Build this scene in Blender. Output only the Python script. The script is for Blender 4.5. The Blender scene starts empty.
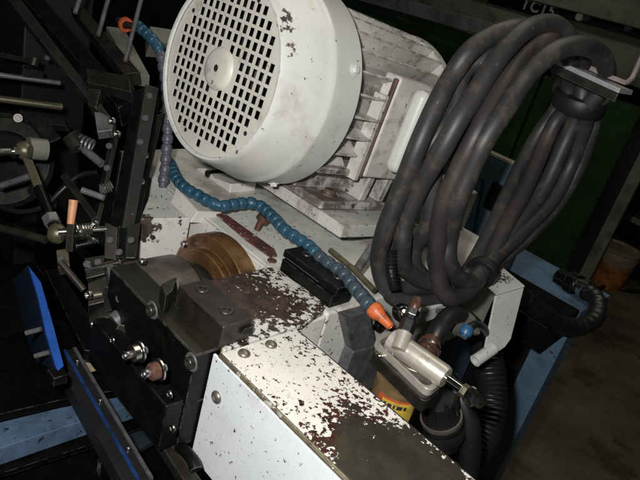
import bpy, bmesh, math, random
from mathutils import Vector, Matrix
random.seed(7)
C = bpy.context.scene.collection
SC = bpy.context.scene
V = Vector
R = math.radians
PI = math.pi

# ---------------------------------------------------------------- camera
# the machine stands square to the world: X runs along its rail, Y along its spindle, Z up
FPX = 600.0                                   # focal length in photo pixels (640 wide)
_p = V((700, 480, -600)).normalized()
_q = V((584, -114, 600)); _q = (_q - _q.dot(_p) * _p).normalized()
_u = _p.cross(_q)
EYE = V((0, 0, 1.3))
RM = Matrix((_p, _q, _u))                     # camera (right, down, forward) -> world
def at(px, py, X=None, Y=None, Z=None, d=None):
    """world point seen at a photo pixel, on a plane of the machine or at a depth"""
    r = RM @ V(((px - 320) / FPX, (py - 240) / FPX, 1.0))
    if X is not None: s = X / r.x
    elif Y is not None: s = Y / r.y
    elif Z is not None: s = (Z - EYE.z) / r.z
    else: s = d
    return EYE + r * s
cd = bpy.data.cameras.new('camera'); cam = bpy.data.objects.new('camera', cd); C.objects.link(cam)
cd.sensor_width = 36; cd.lens = FPX / 640 * 36; cd.clip_start = 0.01; cd.clip_end = 60
_r = RM @ V((1, 0, 0)); _up = -(RM @ V((0, 1, 0))); _b = -(RM @ V((0, 0, 1)))
cam.matrix_world = Matrix(((_r.x, _up.x, _b.x, EYE.x), (_r.y, _up.y, _b.y, EYE.y), (_r.z, _up.z, _b.z, EYE.z), (0, 0, 0, 1)))
SC.camera = cam

# ---------------------------------------------------------------- light: a camera flash in a dim workshop
w = bpy.data.worlds.new('World'); SC.world = w; w.use_nodes = True
w.node_tree.nodes['Background'].inputs[0].default_value = (0.9, 0.85, 0.7, 1)
w.node_tree.nodes['Background'].inputs[1].default_value = 0.010
fl = bpy.data.lights.new('camera_flash', 'POINT'); fl.energy = 23; fl.shadow_soft_size = 0.014; fl.color = (1.0, 0.98, 0.955)
flo = bpy.data.objects.new('camera_flash', fl); C.objects.link(flo)
flo.location = EYE + RM @ V((-0.045, -0.05, 0.0))
cl = bpy.data.lights.new('overhead_fill', 'AREA'); cl.shape = 'RECTANGLE'; cl.size = 2.4; cl.size_y = 0.3; cl.energy = 17; cl.color = (1.0, 0.95, 0.78)  # unseen overhead fill lamp, added to lift the dim background
clo = bpy.data.objects.new('overhead_fill', cl); C.objects.link(clo); clo.location = (-0.9, 1.6, 3.4)
SC.view_settings.view_transform = 'Standard'; SC.view_settings.look = 'None'
SC.view_settings.exposure = 0; SC.view_settings.gamma = 1

# ---------------------------------------------------------------- materials
def mat(name, base, rough=0.5, metal=0.0, var=0.25, vscale=18, bump=0.15, bscale=220, rvar=0.15,
        chips=None, patches=(), stain=None, org=(0, 0, 0), coat=0.0, spec=None, under_rough=0.55, stretch=None, pool=None, edge=None):
    """procedural paint / metal. chips=(colour, scale, threshold): flakes lost to the layer below; patches=(centre, radii, gain): worn areas;
    stain=(colour, scale, threshold, amount): grime"""
    m = bpy.data.materials.new(name); m.use_nodes = True
    nt = m.node_tree; N = nt.nodes; L = nt.links
    b = N['Principled BSDF']
    def node(t, **k):
        n = N.new(t)
        for a, v in k.items(): setattr(n, a, v)
        return n
    def val(x, sock):
        if isinstance(x, (int, float)): sock.default_value = x
        else: L.new(x, sock)
    def mth(op, a, c, clamp=False):
        n = node('ShaderNodeMath', operation=op, use_clamp=clamp); val(a, n.inputs[0]); val(c, n.inputs[1]); return n.outputs[0]
    tc = node('ShaderNodeTexCoord'); co = tc.outputs['Object']
    if stretch:
        mp = node('ShaderNodeMapping'); mp.inputs['Scale'].default_value = stretch; L.new(co, mp.inputs[0]); cn = mp.outputs[0]
    else: cn = co
    def noise(scale, detail=4, r=0.6, src=None, w=0.0):
        n = node('ShaderNodeTexNoise'); n.inputs['Scale'].default_value = scale; n.inputs['Detail'].default_value = detail
        n.inputs['Roughness'].default_value = r; L.new(src or cn, n.inputs['Vector']); return n.outputs['Fac']
    def ramp(x, lo, hi):
        n = node('ShaderNodeMapRange', interpolation_type='SMOOTHSTEP'); val(x, n.inputs[0]); n.inputs[1].default_value = lo; n.inputs[2].default_value = hi
        return n.outputs[0]
    def mix(f, a, c):
        n = node('ShaderNodeMix', data_type='RGBA'); val(f, n.inputs[0])
        for s, x in ((n.inputs[6], a), (n.inputs[7], c)):
            if isinstance(x, (tuple, list)): s.default_value = (*x[:3], 1)
            else: L.new(x, s)
        return n.outputs[2]
    nv = noise(vscale, 5, 0.65)
    dark = tuple(c * (1 - var) for c in base); light = tuple(min(1, c * (1 + var * 0.6)) for c in base)
    col = mix(ramp(nv, 0.3, 0.7), dark, light)
    nr = noise(vscale * 2.3, 4)
    rg = mth('ADD', rough - rvar / 2, mth('MULTIPLY', nr, rvar))
    h = noise(bscale, 3)
    if stain:
        sc_, ss, st, sa = stain
        k = mth('MULTIPLY', ramp(noise(ss, 6, 0.7, co), st, st + 0.16), sa)
        col = mix(k, col, sc_)
    met = None
    if chips:
        cc, cs, ct = chips
        n1 = noise(cs, 3, 0.62, co)
        tot = n1
        def worn(plist):
            wob = node('ShaderNodeTexNoise'); wob.inputs['Scale'].default_value = 45; wob.inputs['Detail'].default_value = 4; L.new(co, wob.inputs['Vector'])
            acc = None
            for pc, pr, g in plist:
                mp = node('ShaderNodeMapping'); s = [1 / r for r in pr]
                mp.inputs['Scale'].default_value = s
                mp.inputs['Location'].default_value = [-(pc[i] - org[i]) * s[i] for i in range(3)]
                L.new(co, mp.inputs[0])
                ln = node('ShaderNodeVectorMath', operation='LENGTH'); L.new(mp.outputs[0], ln.inputs[0])
                dd = mth('ADD', ln.outputs['Value'], mth('MULTIPLY', mth('SUBTRACT', wob.outputs['Fac'], 0.5), 0.9))
                gg = mth('MULTIPLY', mth('SUBTRACT', 1.0, ramp(dd, 0.35, 1.25)), g)
                acc = gg if acc is None else mth('MAXIMUM', acc, gg)
            return acc
        if patches: tot = mth('ADD', n1, worn(patches))
        mk = ramp(tot, ct, ct + 0.03)
        ring = ramp(tot, ct - 0.035, ct)
        col = mix(mth('MULTIPLY', ring, 0.35), col, tuple(0.45 * x for x in base))
        nc = noise(70, 4, 0.7, co)
        ccol = mix(ramp(nc, 0.35, 0.65), tuple(x * 0.5 for x in cc), tuple(x * 1.5 for x in cc))
        if pool:
            k2 = ramp(mth('ADD', mth('MULTIPLY', noise(55, 5, 0.7, co), 0.6), worn(pool[1])), pool[2], pool[2] + 0.22)
            ccol = mix(k2, ccol, mix(ramp(noise(24, 5, 0.7, co), 0.35, 0.7), pool[0], tuple(x * 1.7 for x in pool[0])))
        col = mix(mk, col, ccol)
        rg = mth('ADD', rg, mth('MULTIPLY', mk, under_rough - rough))
        h = mth('SUBTRACT', mth('MULTIPLY', h, 0.25), mth('MULTIPLY', mk, 1.2))
    if edge:                                   # paint or oxide rubbed off along the real edges: (colour, radius, noise threshold, amount)
        bv = node('ShaderNodeBevel', samples=4); bv.inputs['Radius'].default_value = edge[1]
        ge = node('ShaderNodeNewGeometry'); dt = node('ShaderNodeVectorMath', operation='DOT_PRODUCT')
        L.new(bv.outputs[0], dt.inputs[0]); L.new(ge.outputs['Normal'], dt.inputs[1])
        em = mth('MULTIPLY', ramp(mth('SUBTRACT', 1.0, dt.outputs['Value']), 0.015, 0.09), ramp(noise(75, 5, 0.72, co), edge[2], edge[2] + 0.14))
        col = mix(mth('MULTIPLY', em, edge[3]), col, edge[0])
    L.new(col, b.inputs['Base Color']); L.new(rg, b.inputs['Roughness'])
    b.inputs['Metallic'].default_value = metal
    if coat: b.inputs['Coat Weight'].default_value = coat; b.inputs['Coat Roughness'].default_value = 0.15
    if spec is not None: b.inputs['Specular IOR Level'].default_value = spec
    if bump:
        bp = node('ShaderNodeBump'); bp.inputs['Strength'].default_value = bump; bp.inputs['Distance'].default_value = 0.0006
        L.new(h, bp.inputs['Height']); L.new(bp.outputs[0], b.inputs['Normal'])
    return m

CREAM = (0.63, 0.63, 0.585); RUST = (0.050, 0.022, 0.014); PRIMER = (0.06, 0.05, 0.045)
M = {}
M['black_steel'] = mat('black_steel', (0.0042, 0.0042, 0.0040), 0.40, 0.1, 0.5, 30, 0.25, stain=((0.013, 0.011, 0.008), 40, 0.52, 0.5), spec=0.25, edge=((0.16, 0.155, 0.145), 0.0016, 0.42, 0.85))
M['oily_steel'] = mat('oily_steel', (0.032, 0.029, 0.025), 0.38, 0.45, 0.4, 40, 0.2, stain=((0.010, 0.008, 0.006), 30, 0.5, 0.7), edge=((0.16, 0.155, 0.145), 0.0016, 0.40, 0.8))
M['grey_steel'] = mat('grey_steel', (0.15, 0.148, 0.15), 0.42, 0.35, 0.3, 50, 0.2, stain=((0.05, 0.04, 0.03), 35, 0.5, 0.6))
M['bright_steel'] = mat('bright_steel', (0.55, 0.54, 0.52), 0.26, 1.0, 0.25, 60, 0.1, stain=((0.09, 0.07, 0.05), 60, 0.52, 0.6))
M['chrome'] = mat('chrome', (0.75, 0.75, 0.76), 0.1, 1.0, 0.1, 60, 0.05)
M['rust_seam'] = mat('rust_seam', (0.11, 0.065, 0.048), 0.6, 0, 0.4, 60, 0.3, stain=((0.35, 0.33, 0.29), 45, 0.53, 0.6))
M['brass'] = mat('brass', (0.19, 0.10, 0.042), 0.34, 0.55, 0.35, 25, 0.2, stain=((0.05, 0.026, 0.014), 20, 0.46, 0.75), edge=((0.5, 0.27, 0.1), 0.003, 0.3, 0.7))
M['copper'] = mat('copper', (0.16, 0.075, 0.05), 0.45, 0.4, 0.4, 60, 0.2, stain=((0.03, 0.02, 0.015), 60, 0.46, 0.8))
M['rubber'] = mat('rubber', (0.030, 0.028, 0.027), 0.50, 0, 0.25, 14, 0.35, 350, stain=((0.070, 0.062, 0.057), 55, 0.50, 0.6), spec=0.5, chips=((0.09, 0.08, 0.072), 110, 0.69))
M['rusty_rubber'] = mat('rusty_rubber', (0.031, 0.028, 0.027), 0.50, 0, 0.25, 14, 0.3, 350, stain=((0.10, 0.06, 0.045), 14, 0.54, 0.6), spec=0.5, chips=((0.10, 0.085, 0.075), 60, 0.70))
M['black_rubber'] = mat('black_rubber', (0.010, 0.010, 0.010), 0.42, 0, 0.35, 20, 0.25, stain=((0.022, 0.02, 0.018), 30, 0.54, 0.5))
M['tape'] = mat('tape', (0.009, 0.009, 0.010), 0.5, 0, 0.3, 60, 0.4)
M['hose_blue'] = mat('hose_blue', (0.026, 0.092, 0.150), 0.38, 0, 0.35, 40, 0.15, stain=((0.03, 0.045, 0.055), 45, 0.48, 0.65))
M['hose_grey'] = mat('hose_grey', (0.040, 0.066, 0.088), 0.42, 0, 0.3, 40, 0.15, stain=((0.05, 0.05, 0.05), 45, 0.5, 0.6))
M['hose_lilac'] = mat('hose_lilac', (0.10, 0.105, 0.13), 0.42, 0, 0.3, 40, 0.15, stain=((0.05, 0.05, 0.05), 45, 0.5, 0.6))
M['orange'] = mat('orange', (0.52, 0.12, 0.035), 0.42, 0, 0.25, 60, 0.15, stain=((0.12, 0.03, 0.015), 80, 0.52, 0.6))
M['pale_orange'] = mat('pale_orange', (0.55, 0.26, 0.13), 0.5, 0, 0.2, 60, 0.15)
M['blue_paint'] = mat('blue_paint', (0.020, 0.085, 0.36), 0.42, 0, 0.2, 20, 0.15, chips=((0.03, 0.03, 0.035), 90, 0.66), stain=((0.02, 0.05, 0.12), 25, 0.54, 0.6))
M['pale_blue_paint'] = mat('pale_blue_paint', (0.10, 0.165, 0.26), 0.45, 0, 0.3, 30, 0.15, chips=((0.02, 0.02, 0.022), 80, 0.64), stain=((0.05, 0.07, 0.09), 25, 0.5, 0.6))
M['cabinet_blue'] = mat('cabinet_blue', (0.115, 0.19, 0.29), 0.42, 0, 0.25, 8, 0.1, chips=((0.03, 0.03, 0.03), 70, 0.68), stain=((0.03, 0.05, 0.07), 10, 0.5, 0.5))
M['green_paint'] = mat('green_paint', (0.035, 0.085, 0.035), 0.45, 0, 0.3, 5, 0.1, stain=((0.02, 0.025, 0.015), 6, 0.5, 0.7))
M['olive_grey'] = mat('olive_grey', (0.17, 0.17, 0.14), 0.5, 0, 0.3, 5, 0.1, stain=((0.03, 0.03, 0.02), 6, 0.5, 0.7))
M['olive_metal'] = mat('olive_metal', (0.13, 0.12, 0.075), 0.42, 0.5, 0.3, 60, 0.1, stain=((0.03, 0.03, 0.02), 60, 0.5, 0.7))
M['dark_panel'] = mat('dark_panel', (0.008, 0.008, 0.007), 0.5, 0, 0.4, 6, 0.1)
M['floor'] = mat('floor', (0.115, 0.10, 0.075), 0.5, 0, 0.4, 2.2, 0.6, 40, stain=((0.03, 0.022, 0.014), 3.2, 0.5, 0.8))
M['wall'] = mat('wall', (0.05, 0.05, 0.045), 0.7, 0, 0.3, 2, 0.2)
M['tan_card'] = mat('tan_card', (0.42, 0.36, 0.23), 0.6, 0, 0.2, 50, 0.1, stain=((0.1, 0.08, 0.05), 60, 0.5, 0.5))
M['silver_paint'] = mat('silver_paint', (0.60, 0.56, 0.49), 0.33, 0.55, 0.15, 50, 0.1, stain=((0.2, 0.16, 0.11), 45, 0.54, 0.5))
M['dull_silver'] = mat('dull_silver', (0.34, 0.31, 0.26), 0.36, 0.8, 0.25, 50, 0.1, stain=((0.07, 0.05, 0.035), 45, 0.5, 0.7))
M['amber'] = mat('amber', (0.17, 0.115, 0.055), 0.25, 0, 0.35, 30, 0.05, stain=((0.04, 0.02, 0.012), 30, 0.5, 0.7))
M['label_red'] = mat('label_red', (0.45, 0.085, 0.03), 0.45, 0, 0.25, 60, 0.05)
M['label_yellow'] = mat('label_yellow', (0.52, 0.37, 0.05), 0.45, 0, 0.25, 60, 0.05, stain=((0.15, 0.1, 0.03), 90, 0.5, 0.6))
M['ink_and_hole_dark'] = mat('ink_and_hole_dark', (0.03, 0.025, 0.02), 0.5, 0, 0.1, 60, 0)
M['sign_black'] = mat('sign_black', (0.012, 0.012, 0.012), 0.4, 0, 0.2, 20, 0)
M['sign_white'] = mat('sign_white', (0.85, 0.83, 0.74), 0.5, 0, 0.15, 40, 0)
M['pail_white'] = mat('pail_white', (0.34, 0.27, 0.17), 0.5, 0, 0.3, 20, 0.1, stain=((0.1, 0.07, 0.04), 15, 0.5, 0.6))
M['pail_orange'] = mat('pail_orange', (0.42, 0.16, 0.04), 0.5, 0, 0.3, 20, 0.1, stain=((0.1, 0.04, 0.02), 15, 0.5, 0.6))
M['rag'] = mat('rag', (0.075, 0.068, 0.06), 0.85, 0, 0.4, 60, 0.6, stain=((0.02, 0.02, 0.02), 40, 0.5, 0.6))
M['cyan_plastic'] = mat('cyan_plastic', (0.025, 0.10, 0.21), 0.4, 0, 0.2, 60, 0.1)

# ---------------------------------------------------------------- mesh helpers
class MB:
    def __init__(s, xf=None): s.v = []; s.f = []; s.xf = xf
    def add(s, vs, fs):
        o = len(s.v); s.v += [V(x) for x in vs]; s.f += [tuple(i + o for i in f) for f in fs]; return s
    def box(s, lo, hi):
        x0, y0, z0 = lo; x1, y1, z1 = hi
        return s.add([(x0, y0, z0), (x1, y0, z0), (x1, y1, z0), (x0, y1, z0), (x0, y0, z1), (x1, y0, z1), (x1, y1, z1), (x0, y1, z1)],
                     [(3, 2, 1, 0), (4, 5, 6, 7), (0, 1, 5, 4), (1, 2, 6, 5), (2, 3, 7, 6), (3, 0, 4, 7)])
    def bar(s, a, b, wv, hv):
        """box from a to b, half-extents given as vectors"""
        a, b, wv, hv = V(a), V(b), V(wv), V(hv)
        vs = [a - wv - hv, a + wv - hv, a + wv + hv, a - wv + hv, b - wv - hv, b + wv - hv, b + wv + hv, b - wv + hv]
        return s.add(vs, [(3, 2, 1, 0), (4, 5, 6, 7), (0, 1, 5, 4), (1, 2, 6, 5), (2, 3, 7, 6), (3, 0, 4, 7)])
    def prism(s, pts, vec):
        pts = [V(p) for p in pts]; vec = V(vec); n = len(pts)
        return s.add(pts + [p + vec for p in pts], [tuple(range(n))[::-1], tuple(range(n, 2 * n))] + [(i, (i + 1) % n, n + (i + 1) % n, n + i) for i in range(n)])
    def lathe(s, o, axis, prof, n=32, closed=False, caps=True):
        o, a = V(o), V(axis).normalized()
        t = a.cross(V((0, 0, 1)));
        if t.length < 1e-3: t = V((1, 0, 0))
        t.normalize(); b = a.cross(t)
        vs = []
        for (h, r) in prof:
            for k in range(n):
                c = 2 * PI * k / n; vs.append(o + a * h + (t * math.cos(c) + b * math.sin(c)) * r)
        m = len(prof); fs = []
        for i in range(m if closed else m - 1):
            j = (i + 1) % m
            for k in range(n):
                k2 = (k + 1) % n; fs.append((i * n + k, i * n + k2, j * n + k2, j * n + k))
        if caps and not closed:
            fs.append(tuple(range(n))[::-1]); fs.append(tuple((m - 1) * n + k for k in range(n)))
        return s.add(vs, fs)
    def cyl(s, a, b, r, r2=None, n=20):
        a, b = V(a), V(b); L = (b - a).length
        return s.lathe(a, b - a, [(0, r), (L, r if r2 is None else r2)], n)
    def tube(s, pts, r, n=14, closed=False, caps=True):
        pts = [V(p) for p in pts]; m = len(pts)
        T = [((pts[(i + 1) % m] if closed or i < m - 1 else pts[i]) - (pts[i - 1] if closed or i > 0 else pts[i])).normalized() for i in range(m)]
        nrm = T[0].cross(V((0.3, 0.2, 1))).normalized(); vs = []
        for i in range(m):
            nrm = (nrm - T[i] * nrm.dot(T[i])).normalized(); bn = T[i].cross(nrm)
            rr = r(i) if callable(r) else r
            for k in range(n):
                c = 2 * PI * k / n; vs.append(pts[i] + (nrm * math.cos(c) + bn * math.sin(c)) * rr)
        fs = []
        for i in range(m if closed else m - 1):
            j = (i + 1) % m
            for k in range(n): fs.append((i * n + k, i * n + (k + 1) % n, j * n + (k + 1) % n, j * n + k))
        if caps and not closed: fs += [tuple(range(n))[::-1], tuple((m - 1) * n + k for k in range(n))]
        return s.add(vs, fs)
    def mesh(s, name, off=V((0, 0, 0)), smooth=True):
        me = bpy.data.meshes.new(name)
        vs = [(s.xf(v) if s.xf else v) - off for v in s.v]
        me.from_pydata([tuple(v) for v in vs], [], s.f)
        bm = bmesh.new(); bm.from_mesh(me); bmesh.ops.recalc_face_normals(bm, faces=bm.faces); bm.to_mesh(me); bm.free()
        if smooth:
            me.polygons.foreach_set('use_smooth', [True] * len(me.polygons)); me.set_sharp_from_angle(angle=R(38))
        me.update(); return me

def cr(pts, k=6, closed=False):
    pts = [V(p) for p in pts]; n = len(pts); out = []
    for i in range(n if closed else n - 1):
        g = (lambda j: pts[j % n]) if closed else (lambda j: pts[max(0, min(n - 1, j))])
        a, b, c, d = g(i - 1), g(i), g(i + 1), g(i + 2)
        for q in range(k):
            t = q / k; out.append(0.5 * ((2 * b) + (c - a) * t + (2 * a - 5 * b + 4 * c - d) * t * t + (3 * b - 3 * c + d - a) * t ** 3))
    if not closed: out.append(pts[-1])
    return out
def pxs(lst): return [at(a, b, d=c) for a, b, c in lst]

ROOT = {}
def thing(name, label, cat, loc=(0, 0, 0), group=None):
    o = bpy.data.objects.new(name, None); C.objects.link(o); o.location = loc; o.empty_display_size = 0.02
    o['label'] = label; o['category'] = cat
    if group: o['group'] = group
    ROOT[o] = V(loc); return o
def finish(o, bevel):
    if bevel:
        b = o.modifiers.new('bevel', 'BEVEL'); b.width = bevel; b.segments = 2; b.limit_method = 'ANGLE'; b.angle_limit = R(35)
        b.harden_normals = True
def part(name, mb, m, parent, bevel=0, label=None, smooth=True):
    me = mb.mesh(name, ROOT[parent], smooth); me.materials.append(m if not isinstance(m, str) else M[m])
    o = bpy.data.objects.new(name, me); C.objects.link(o); o.parent = parent; ROOT[o] = ROOT[parent]
    if label: o['label'] = label
    finish(o, bevel); return o
def solo(name, mb, m, label, cat, loc, bevel=0, group=None):
    loc = V(loc); me = mb.mesh(name, loc); me.materials.append(M[m] if isinstance(m, str) else m)
    o = bpy.data.objects.new(name, me); C.objects.link(o); o.location = loc; o['label'] = label; o['category'] = cat
    if group: o['group'] = group
    ROOT[o] = loc; finish(o, bevel); return o
def struct(name, mb, m, bevel=0):
    me = mb.mesh(name); me.materials.append(M[m] if isinstance(m, str) else m)
    o = bpy.data.objects.new(name, me); C.objects.link(o); o['kind'] = 'structure'; ROOT[o] = V((0, 0, 0)); finish(o, bevel); return o
def frame(o, z, x=None):
    z = V(z).normalized(); x = V(x) if x is not None else V((1, 0.13, 0.07)); x = (x - z * x.dot(z))
    if x.length < 1e-4: x = V((0, 1, 0)) - z * z.y
    x.normalize(); y = z.cross(x)
    return Matrix(((x.x, y.x, z.x, o[0]), (x.y, y.y, z.y, o[1]), (x.z, y.z, z.z, o[2]), (0, 0, 0, 1)))
SH = {}
def inst(name, key, maker, m, parent, mw):
    """a part that shares its mesh with its likes"""
    k = (key, m if isinstance(m, str) else m.name)
    if k not in SH:
        SH[k] = maker().mesh(name); SH[k].materials.append(M[m] if isinstance(m, str) else m)
    o = bpy.data.objects.new(name, SH[k]); C.objects.link(o); o.parent = parent
    o.matrix_local = Matrix.Translation(-ROOT[parent]) @ mw; ROOT[o] = mw.translation.copy(); return o
# fasteners, built along +Z from the seat, unit = metres
def hexprof(mb, z0, z1, r, n=6):
    return mb.lathe((0, 0, z0), (0, 0, 1), [(0, r), (z1 - z0 - 0.12 * r, r), (z1 - z0, r * 0.86)], n)
def hex_bolt(r):
    def f():
        mb = MB(); mb.lathe((0, 0, 0), (0, 0, 1), [(0, r * 1.45), (r * 0.22, r * 1.45)], 24); hexprof(mb, r * 0.22, r * 0.95, r); return mb
    return f
def cap_screw(r):
    def f():
        mb = MB(); mb.lathe((0, 0, 0), (0, 0, 1), [(0, r), (r * 0.85, r), (r * 1.0, r * 0.9), (r * 1.0, r * 0.56), (r * 0.45, r * 0.5)], 18); return mb
    return f
def dome_screw(r):
    def f():
        mb = MB(); mb.lathe((0, 0, 0), (0, 0, 1), [(0, r), (r * 0.12, r), (r * 0.35, r * 0.88), (r * 0.5, r * 0.66), (r * 0.58, r * 0.42), (r * 0.6, r * 0.36), (r * 0.38, r * 0.3)], 20); return mb
    return f
def bolt(kind, r, m, parent, pos, dirv, name='bolt'):
    mk = {'hex': hex_bolt, 'cap': cap_screw, 'dome': dome_screw}[kind](r)
    return inst(name, (kind, r), mk, m, parent, frame(pos, dirv))

# ================================================================ the workshop
struct('floor', MB().box((-7, -2, -0.3), (5, 8, 0)), 'floor')
struct('wall', MB().box((-7, 6.5, 0), (5, 6.8, 3.6)), 'wall')

# ================================================================ machine body under everything
ZB = 0.96
bt = V((-0.5, 0.6, 0.0))
bed = thing('machine_bed', 'white chipped machine bed carrying the motor, with brown worn patch beside the brass flange', 'machine bed', bt)
m_bed = mat('bed_paint', CREAM, 0.42, 0, 0.16, 14, 0.35, 240, chips=(RUST, 150, 0.665), org=bt, stain=((0.16, 0.13, 0.10), 12, 0.5, 0.55),
            patches=[((-0.35, 0.48, ZB), (0.05, 0.03, 0.05), 0.06), ((-0.40, 0.49, ZB), (0.04, 0.04, 0.05), 0.10), ((-0.50, 0.53, ZB), (0.10, 0.05, 0.05), 0.05)])
mb = MB().box((-0.82, 0.462, 0.82), (-0.338, 0.90, ZB)); part('bed_casting', mb, m_bed, bed, 0.004)
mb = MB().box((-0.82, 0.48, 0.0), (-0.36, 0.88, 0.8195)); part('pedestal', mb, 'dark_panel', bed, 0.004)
# near shelf the worn plate lies on
m_shelf = mat('shelf_paint', CREAM, 0.42, 0, 0.15, 14, 0.3, chips=(RUST, 150, 0.66), org=bt)
mb = MB().box((-0.438, 0.322, 0.855), (-0.338, 0.4615, ZB - 0.004)); part('shelf', mb, m_shelf, bed, 0.002)
m_plate = mat('worn_plate', CREAM, 0.42, 0, 0.15, 14, 0.5, 240, chips=((0.043, 0.024, 0.018), 170, 0.60), org=bt, under_rough=0.36,
              patches=[((-0.41, 0.375, ZB), (0.075, 0.075, 0.05), 0.30), ((-0.375, 0.415, ZB), (0.05, 0.05, 0.05), 0.24), ((-0.36, 0.345, ZB), (0.035, 0.03, 0.05), 0.20),
                       ((-0.35, 0.45, ZB), (0.02, 0.03, 0.05), 0.13), ((-0.44, 0.44, ZB), (0.03, 0.03, 0.05), 0.16)])
mb = MB().prism([(-0.440, 0.322, ZB - 0.0035), (-0.3325, 0.322, ZB - 0.0035), (-0.3325, 0.418, ZB - 0.0035), (-0.342, 0.458, ZB - 0.0035), (-0.352, 0.474, ZB - 0.0035), (-0.440, 0.466, ZB - 0.0035)], (0, 0, 0.0055))
part('worn_plate', mb, m_plate, bed, 0.0008, label='brown worn steel plate with flecks of white paint')
# strip with red-brown worn paint, and the two plugs
m_strip = mat('strip_paint', (0.14, 0.05, 0.04), 0.45, 0, 0.5, 40, 0.3, org=bt, chips=((0.30, 0.28, 0.25), 110, 0.60), stain=((0.03, 0.02, 0.015), 30, 0.5, 0.7))
pl = [at(a, b, Z=ZB + 0.0005) for a, b in ((213, 213), (224, 214), (274, 250), (277, 257), (270, 258), (246, 241))]
part('key_strip', MB().prism(pl, (0, 0, 0.0022)), m_strip, bed, 0.0006)
c = at(272, 261, Z=ZB); part('plug', MB().lathe(c, (0, 0, 1), [(0, 0.006), (0.0012, 0.006), (0.0018, 0.005)], 20), 'copper', bed)
c = at(257, 230, Z=ZB); mb = MB().cyl(c, c + V((0, 0.004, 0.016)), 0.0045); mb.lathe(c + V((0, 0.004, 0.014)), (0.4, 0.3, 1), [(0, 0.009), (0.006, 0.009), (0.008, 0.007)], 16)
part('copper_plug', mb, 'copper', bed)
# raised white end wall of the casting over the flange, with its own seam strip
mb = MB().box((-0.80, 0.4555, 0.835), (-0.4405, 0.4615, ZB + 0.001)); part('seam_strip', mb, m_bed, bed, 0.0012)
# end-face blocks
mb = MB().prism([at(345, 318, X=-0.325), at(370, 311, X=-0.325), at(376, 345, X=-0.325), at(352, 350, X=-0.325)], (-0.013, 0, 0)); part('steel_block', mb, 'grey_steel', bed, 0.001)
mb = MB().prism([at(354, 352, X=-0.322), at(386, 345, X=-0.322), at(398, 370, X=-0.322), at(372, 393, X=-0.322), at(346, 372, X=-0.322)], (-0.016, 0, 0)); part('steel_block', mb, 'grey_steel', bed, 0.001)
bolt('cap', 0.008, 'black_steel', bed, at(377, 324, X=-0.337), (1, 0, 0)); bolt('cap', 0.008, 'black_steel', bed, at(390, 335, X=-0.337), (1, 0, 0))

# white blocks standing left of the flange
m_wb = mat('block_paint', CREAM, 0.45, 0, 0.15, 20, 0.3, chips=((0.055, 0.04, 0.03), 90, 0.64), org=bt, patches=[((-0.595, 0.378, 0.945), (0.03, 0.03, 0.022), 0.28)], stain=((0.2, 0.17, 0.12), 20, 0.5, 0.5))
mb = MB().prism([at(140, 219, Z=ZB), at(191, 218, Z=ZB), at(166, 203, Z=ZB), at(150, 194, Z=ZB)], (0, 0, -0.10)); part('end_block', mb, m_wb, bed, 0.0015)
m_wb2 = mat('lug_paint', (0.66, 0.65, 0.60), 0.45, 0, 0.1, 20, 0.25, chips=(RUST, 120, 0.70), org=bt)
a = [at(170, 203, Z=ZB - 0.002), at(190, 223, Z=ZB - 0.002), at(198, 211, Z=ZB + 0.012), at(176, 187, Z=ZB + 0.012)]
mb = MB().prism(a, (-0.004, 0.05, -0.01)); part('end_lug', mb, m_wb2, bed, 0.0015)
# hinge lug behind the blue hose under the cowl
q = [at(191, 190, Y=0.55), at(229, 197, Y=0.55), at(231, 184, Y=0.55), at(214, 178, Y=0.55), at(205, 168, Y=0.55), at(196, 168, Y=0.55)]
part('hinge_lug', MB().prism(q, (0, 0.05, 0)), m_wb2, bed, 0.002)
c = at(207, 174, Y=0.548); part('hinge_pin', MB().cyl(c, c + V((0, 0.03, 0)), 0.006), 'black_steel', bed)
# white box castings to the rear, glimpsed between cables
m_rear = mat('rear_paint', (0.58, 0.60, 0.58), 0.45, 0, 0.15, 12, 0.25, chips=(RUST, 120, 0.68), org=bt, stain=((0.15, 0.13, 0.11), 14, 0.52, 0.5))
part('rear_casting', MB().box((-0.56, 0.78, ZB + 0.0005), (-0.43, 0.89, 1.03)), m_rear, bed, 0.004)
part('rear_ledge', MB().box((-0.3375, 0.60, 0.93), (-0.30, 0.74, 0.952)), m_rear, bed, 0.002)

# ================================================================ spindle: brass flange, hub and chuck
sp = thing('spindle', 'brown brass flange with dark round chuck in front, set in the white bed', 'spindle', (-0.505, 0.44, 0.885))
SX, SZ = -0.505, 0.885
S = lambda y: (SX, y, SZ)
part('brass_flange', MB().lathe(S(0.418), (0, 1, 0), [(0, 0.03), (0.0, 0.0625), (0.0015, 0.0645), (0.012, 0.0645), (0.0125, 0.066), (0.0125, 0.0815), (0.0145, 0.083), (0.036, 0.083)], 72, caps=True), 'brass', sp)
part('hub', MB().lathe(S(0.392), (0, 1, 0), [(0, 0.04), (0, 0.053), (0.004, 0.055), (0.008, 0.055), (0.010, 0.047), (0.03, 0.047)], 56), 'oily_steel', sp)
part('chuck_body', MB().lathe(S(0.325), (0, 1, 0), [(0, 0.02), (0, 0.060), (0.004, 0.063), (0.062, 0.063), (0.066, 0.060), (0.07, 0.03)], 64), mat('chuck_steel', (0.135, 0.115, 0.10), 0.40, 0.3, 0.3, 40, 0.15, stain=((0.05, 0.04, 0.033), 26, 0.5, 0.6), edge=((0.3, 0.28, 0.26), 0.002, 0.4, 0.7)), sp)
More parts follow.
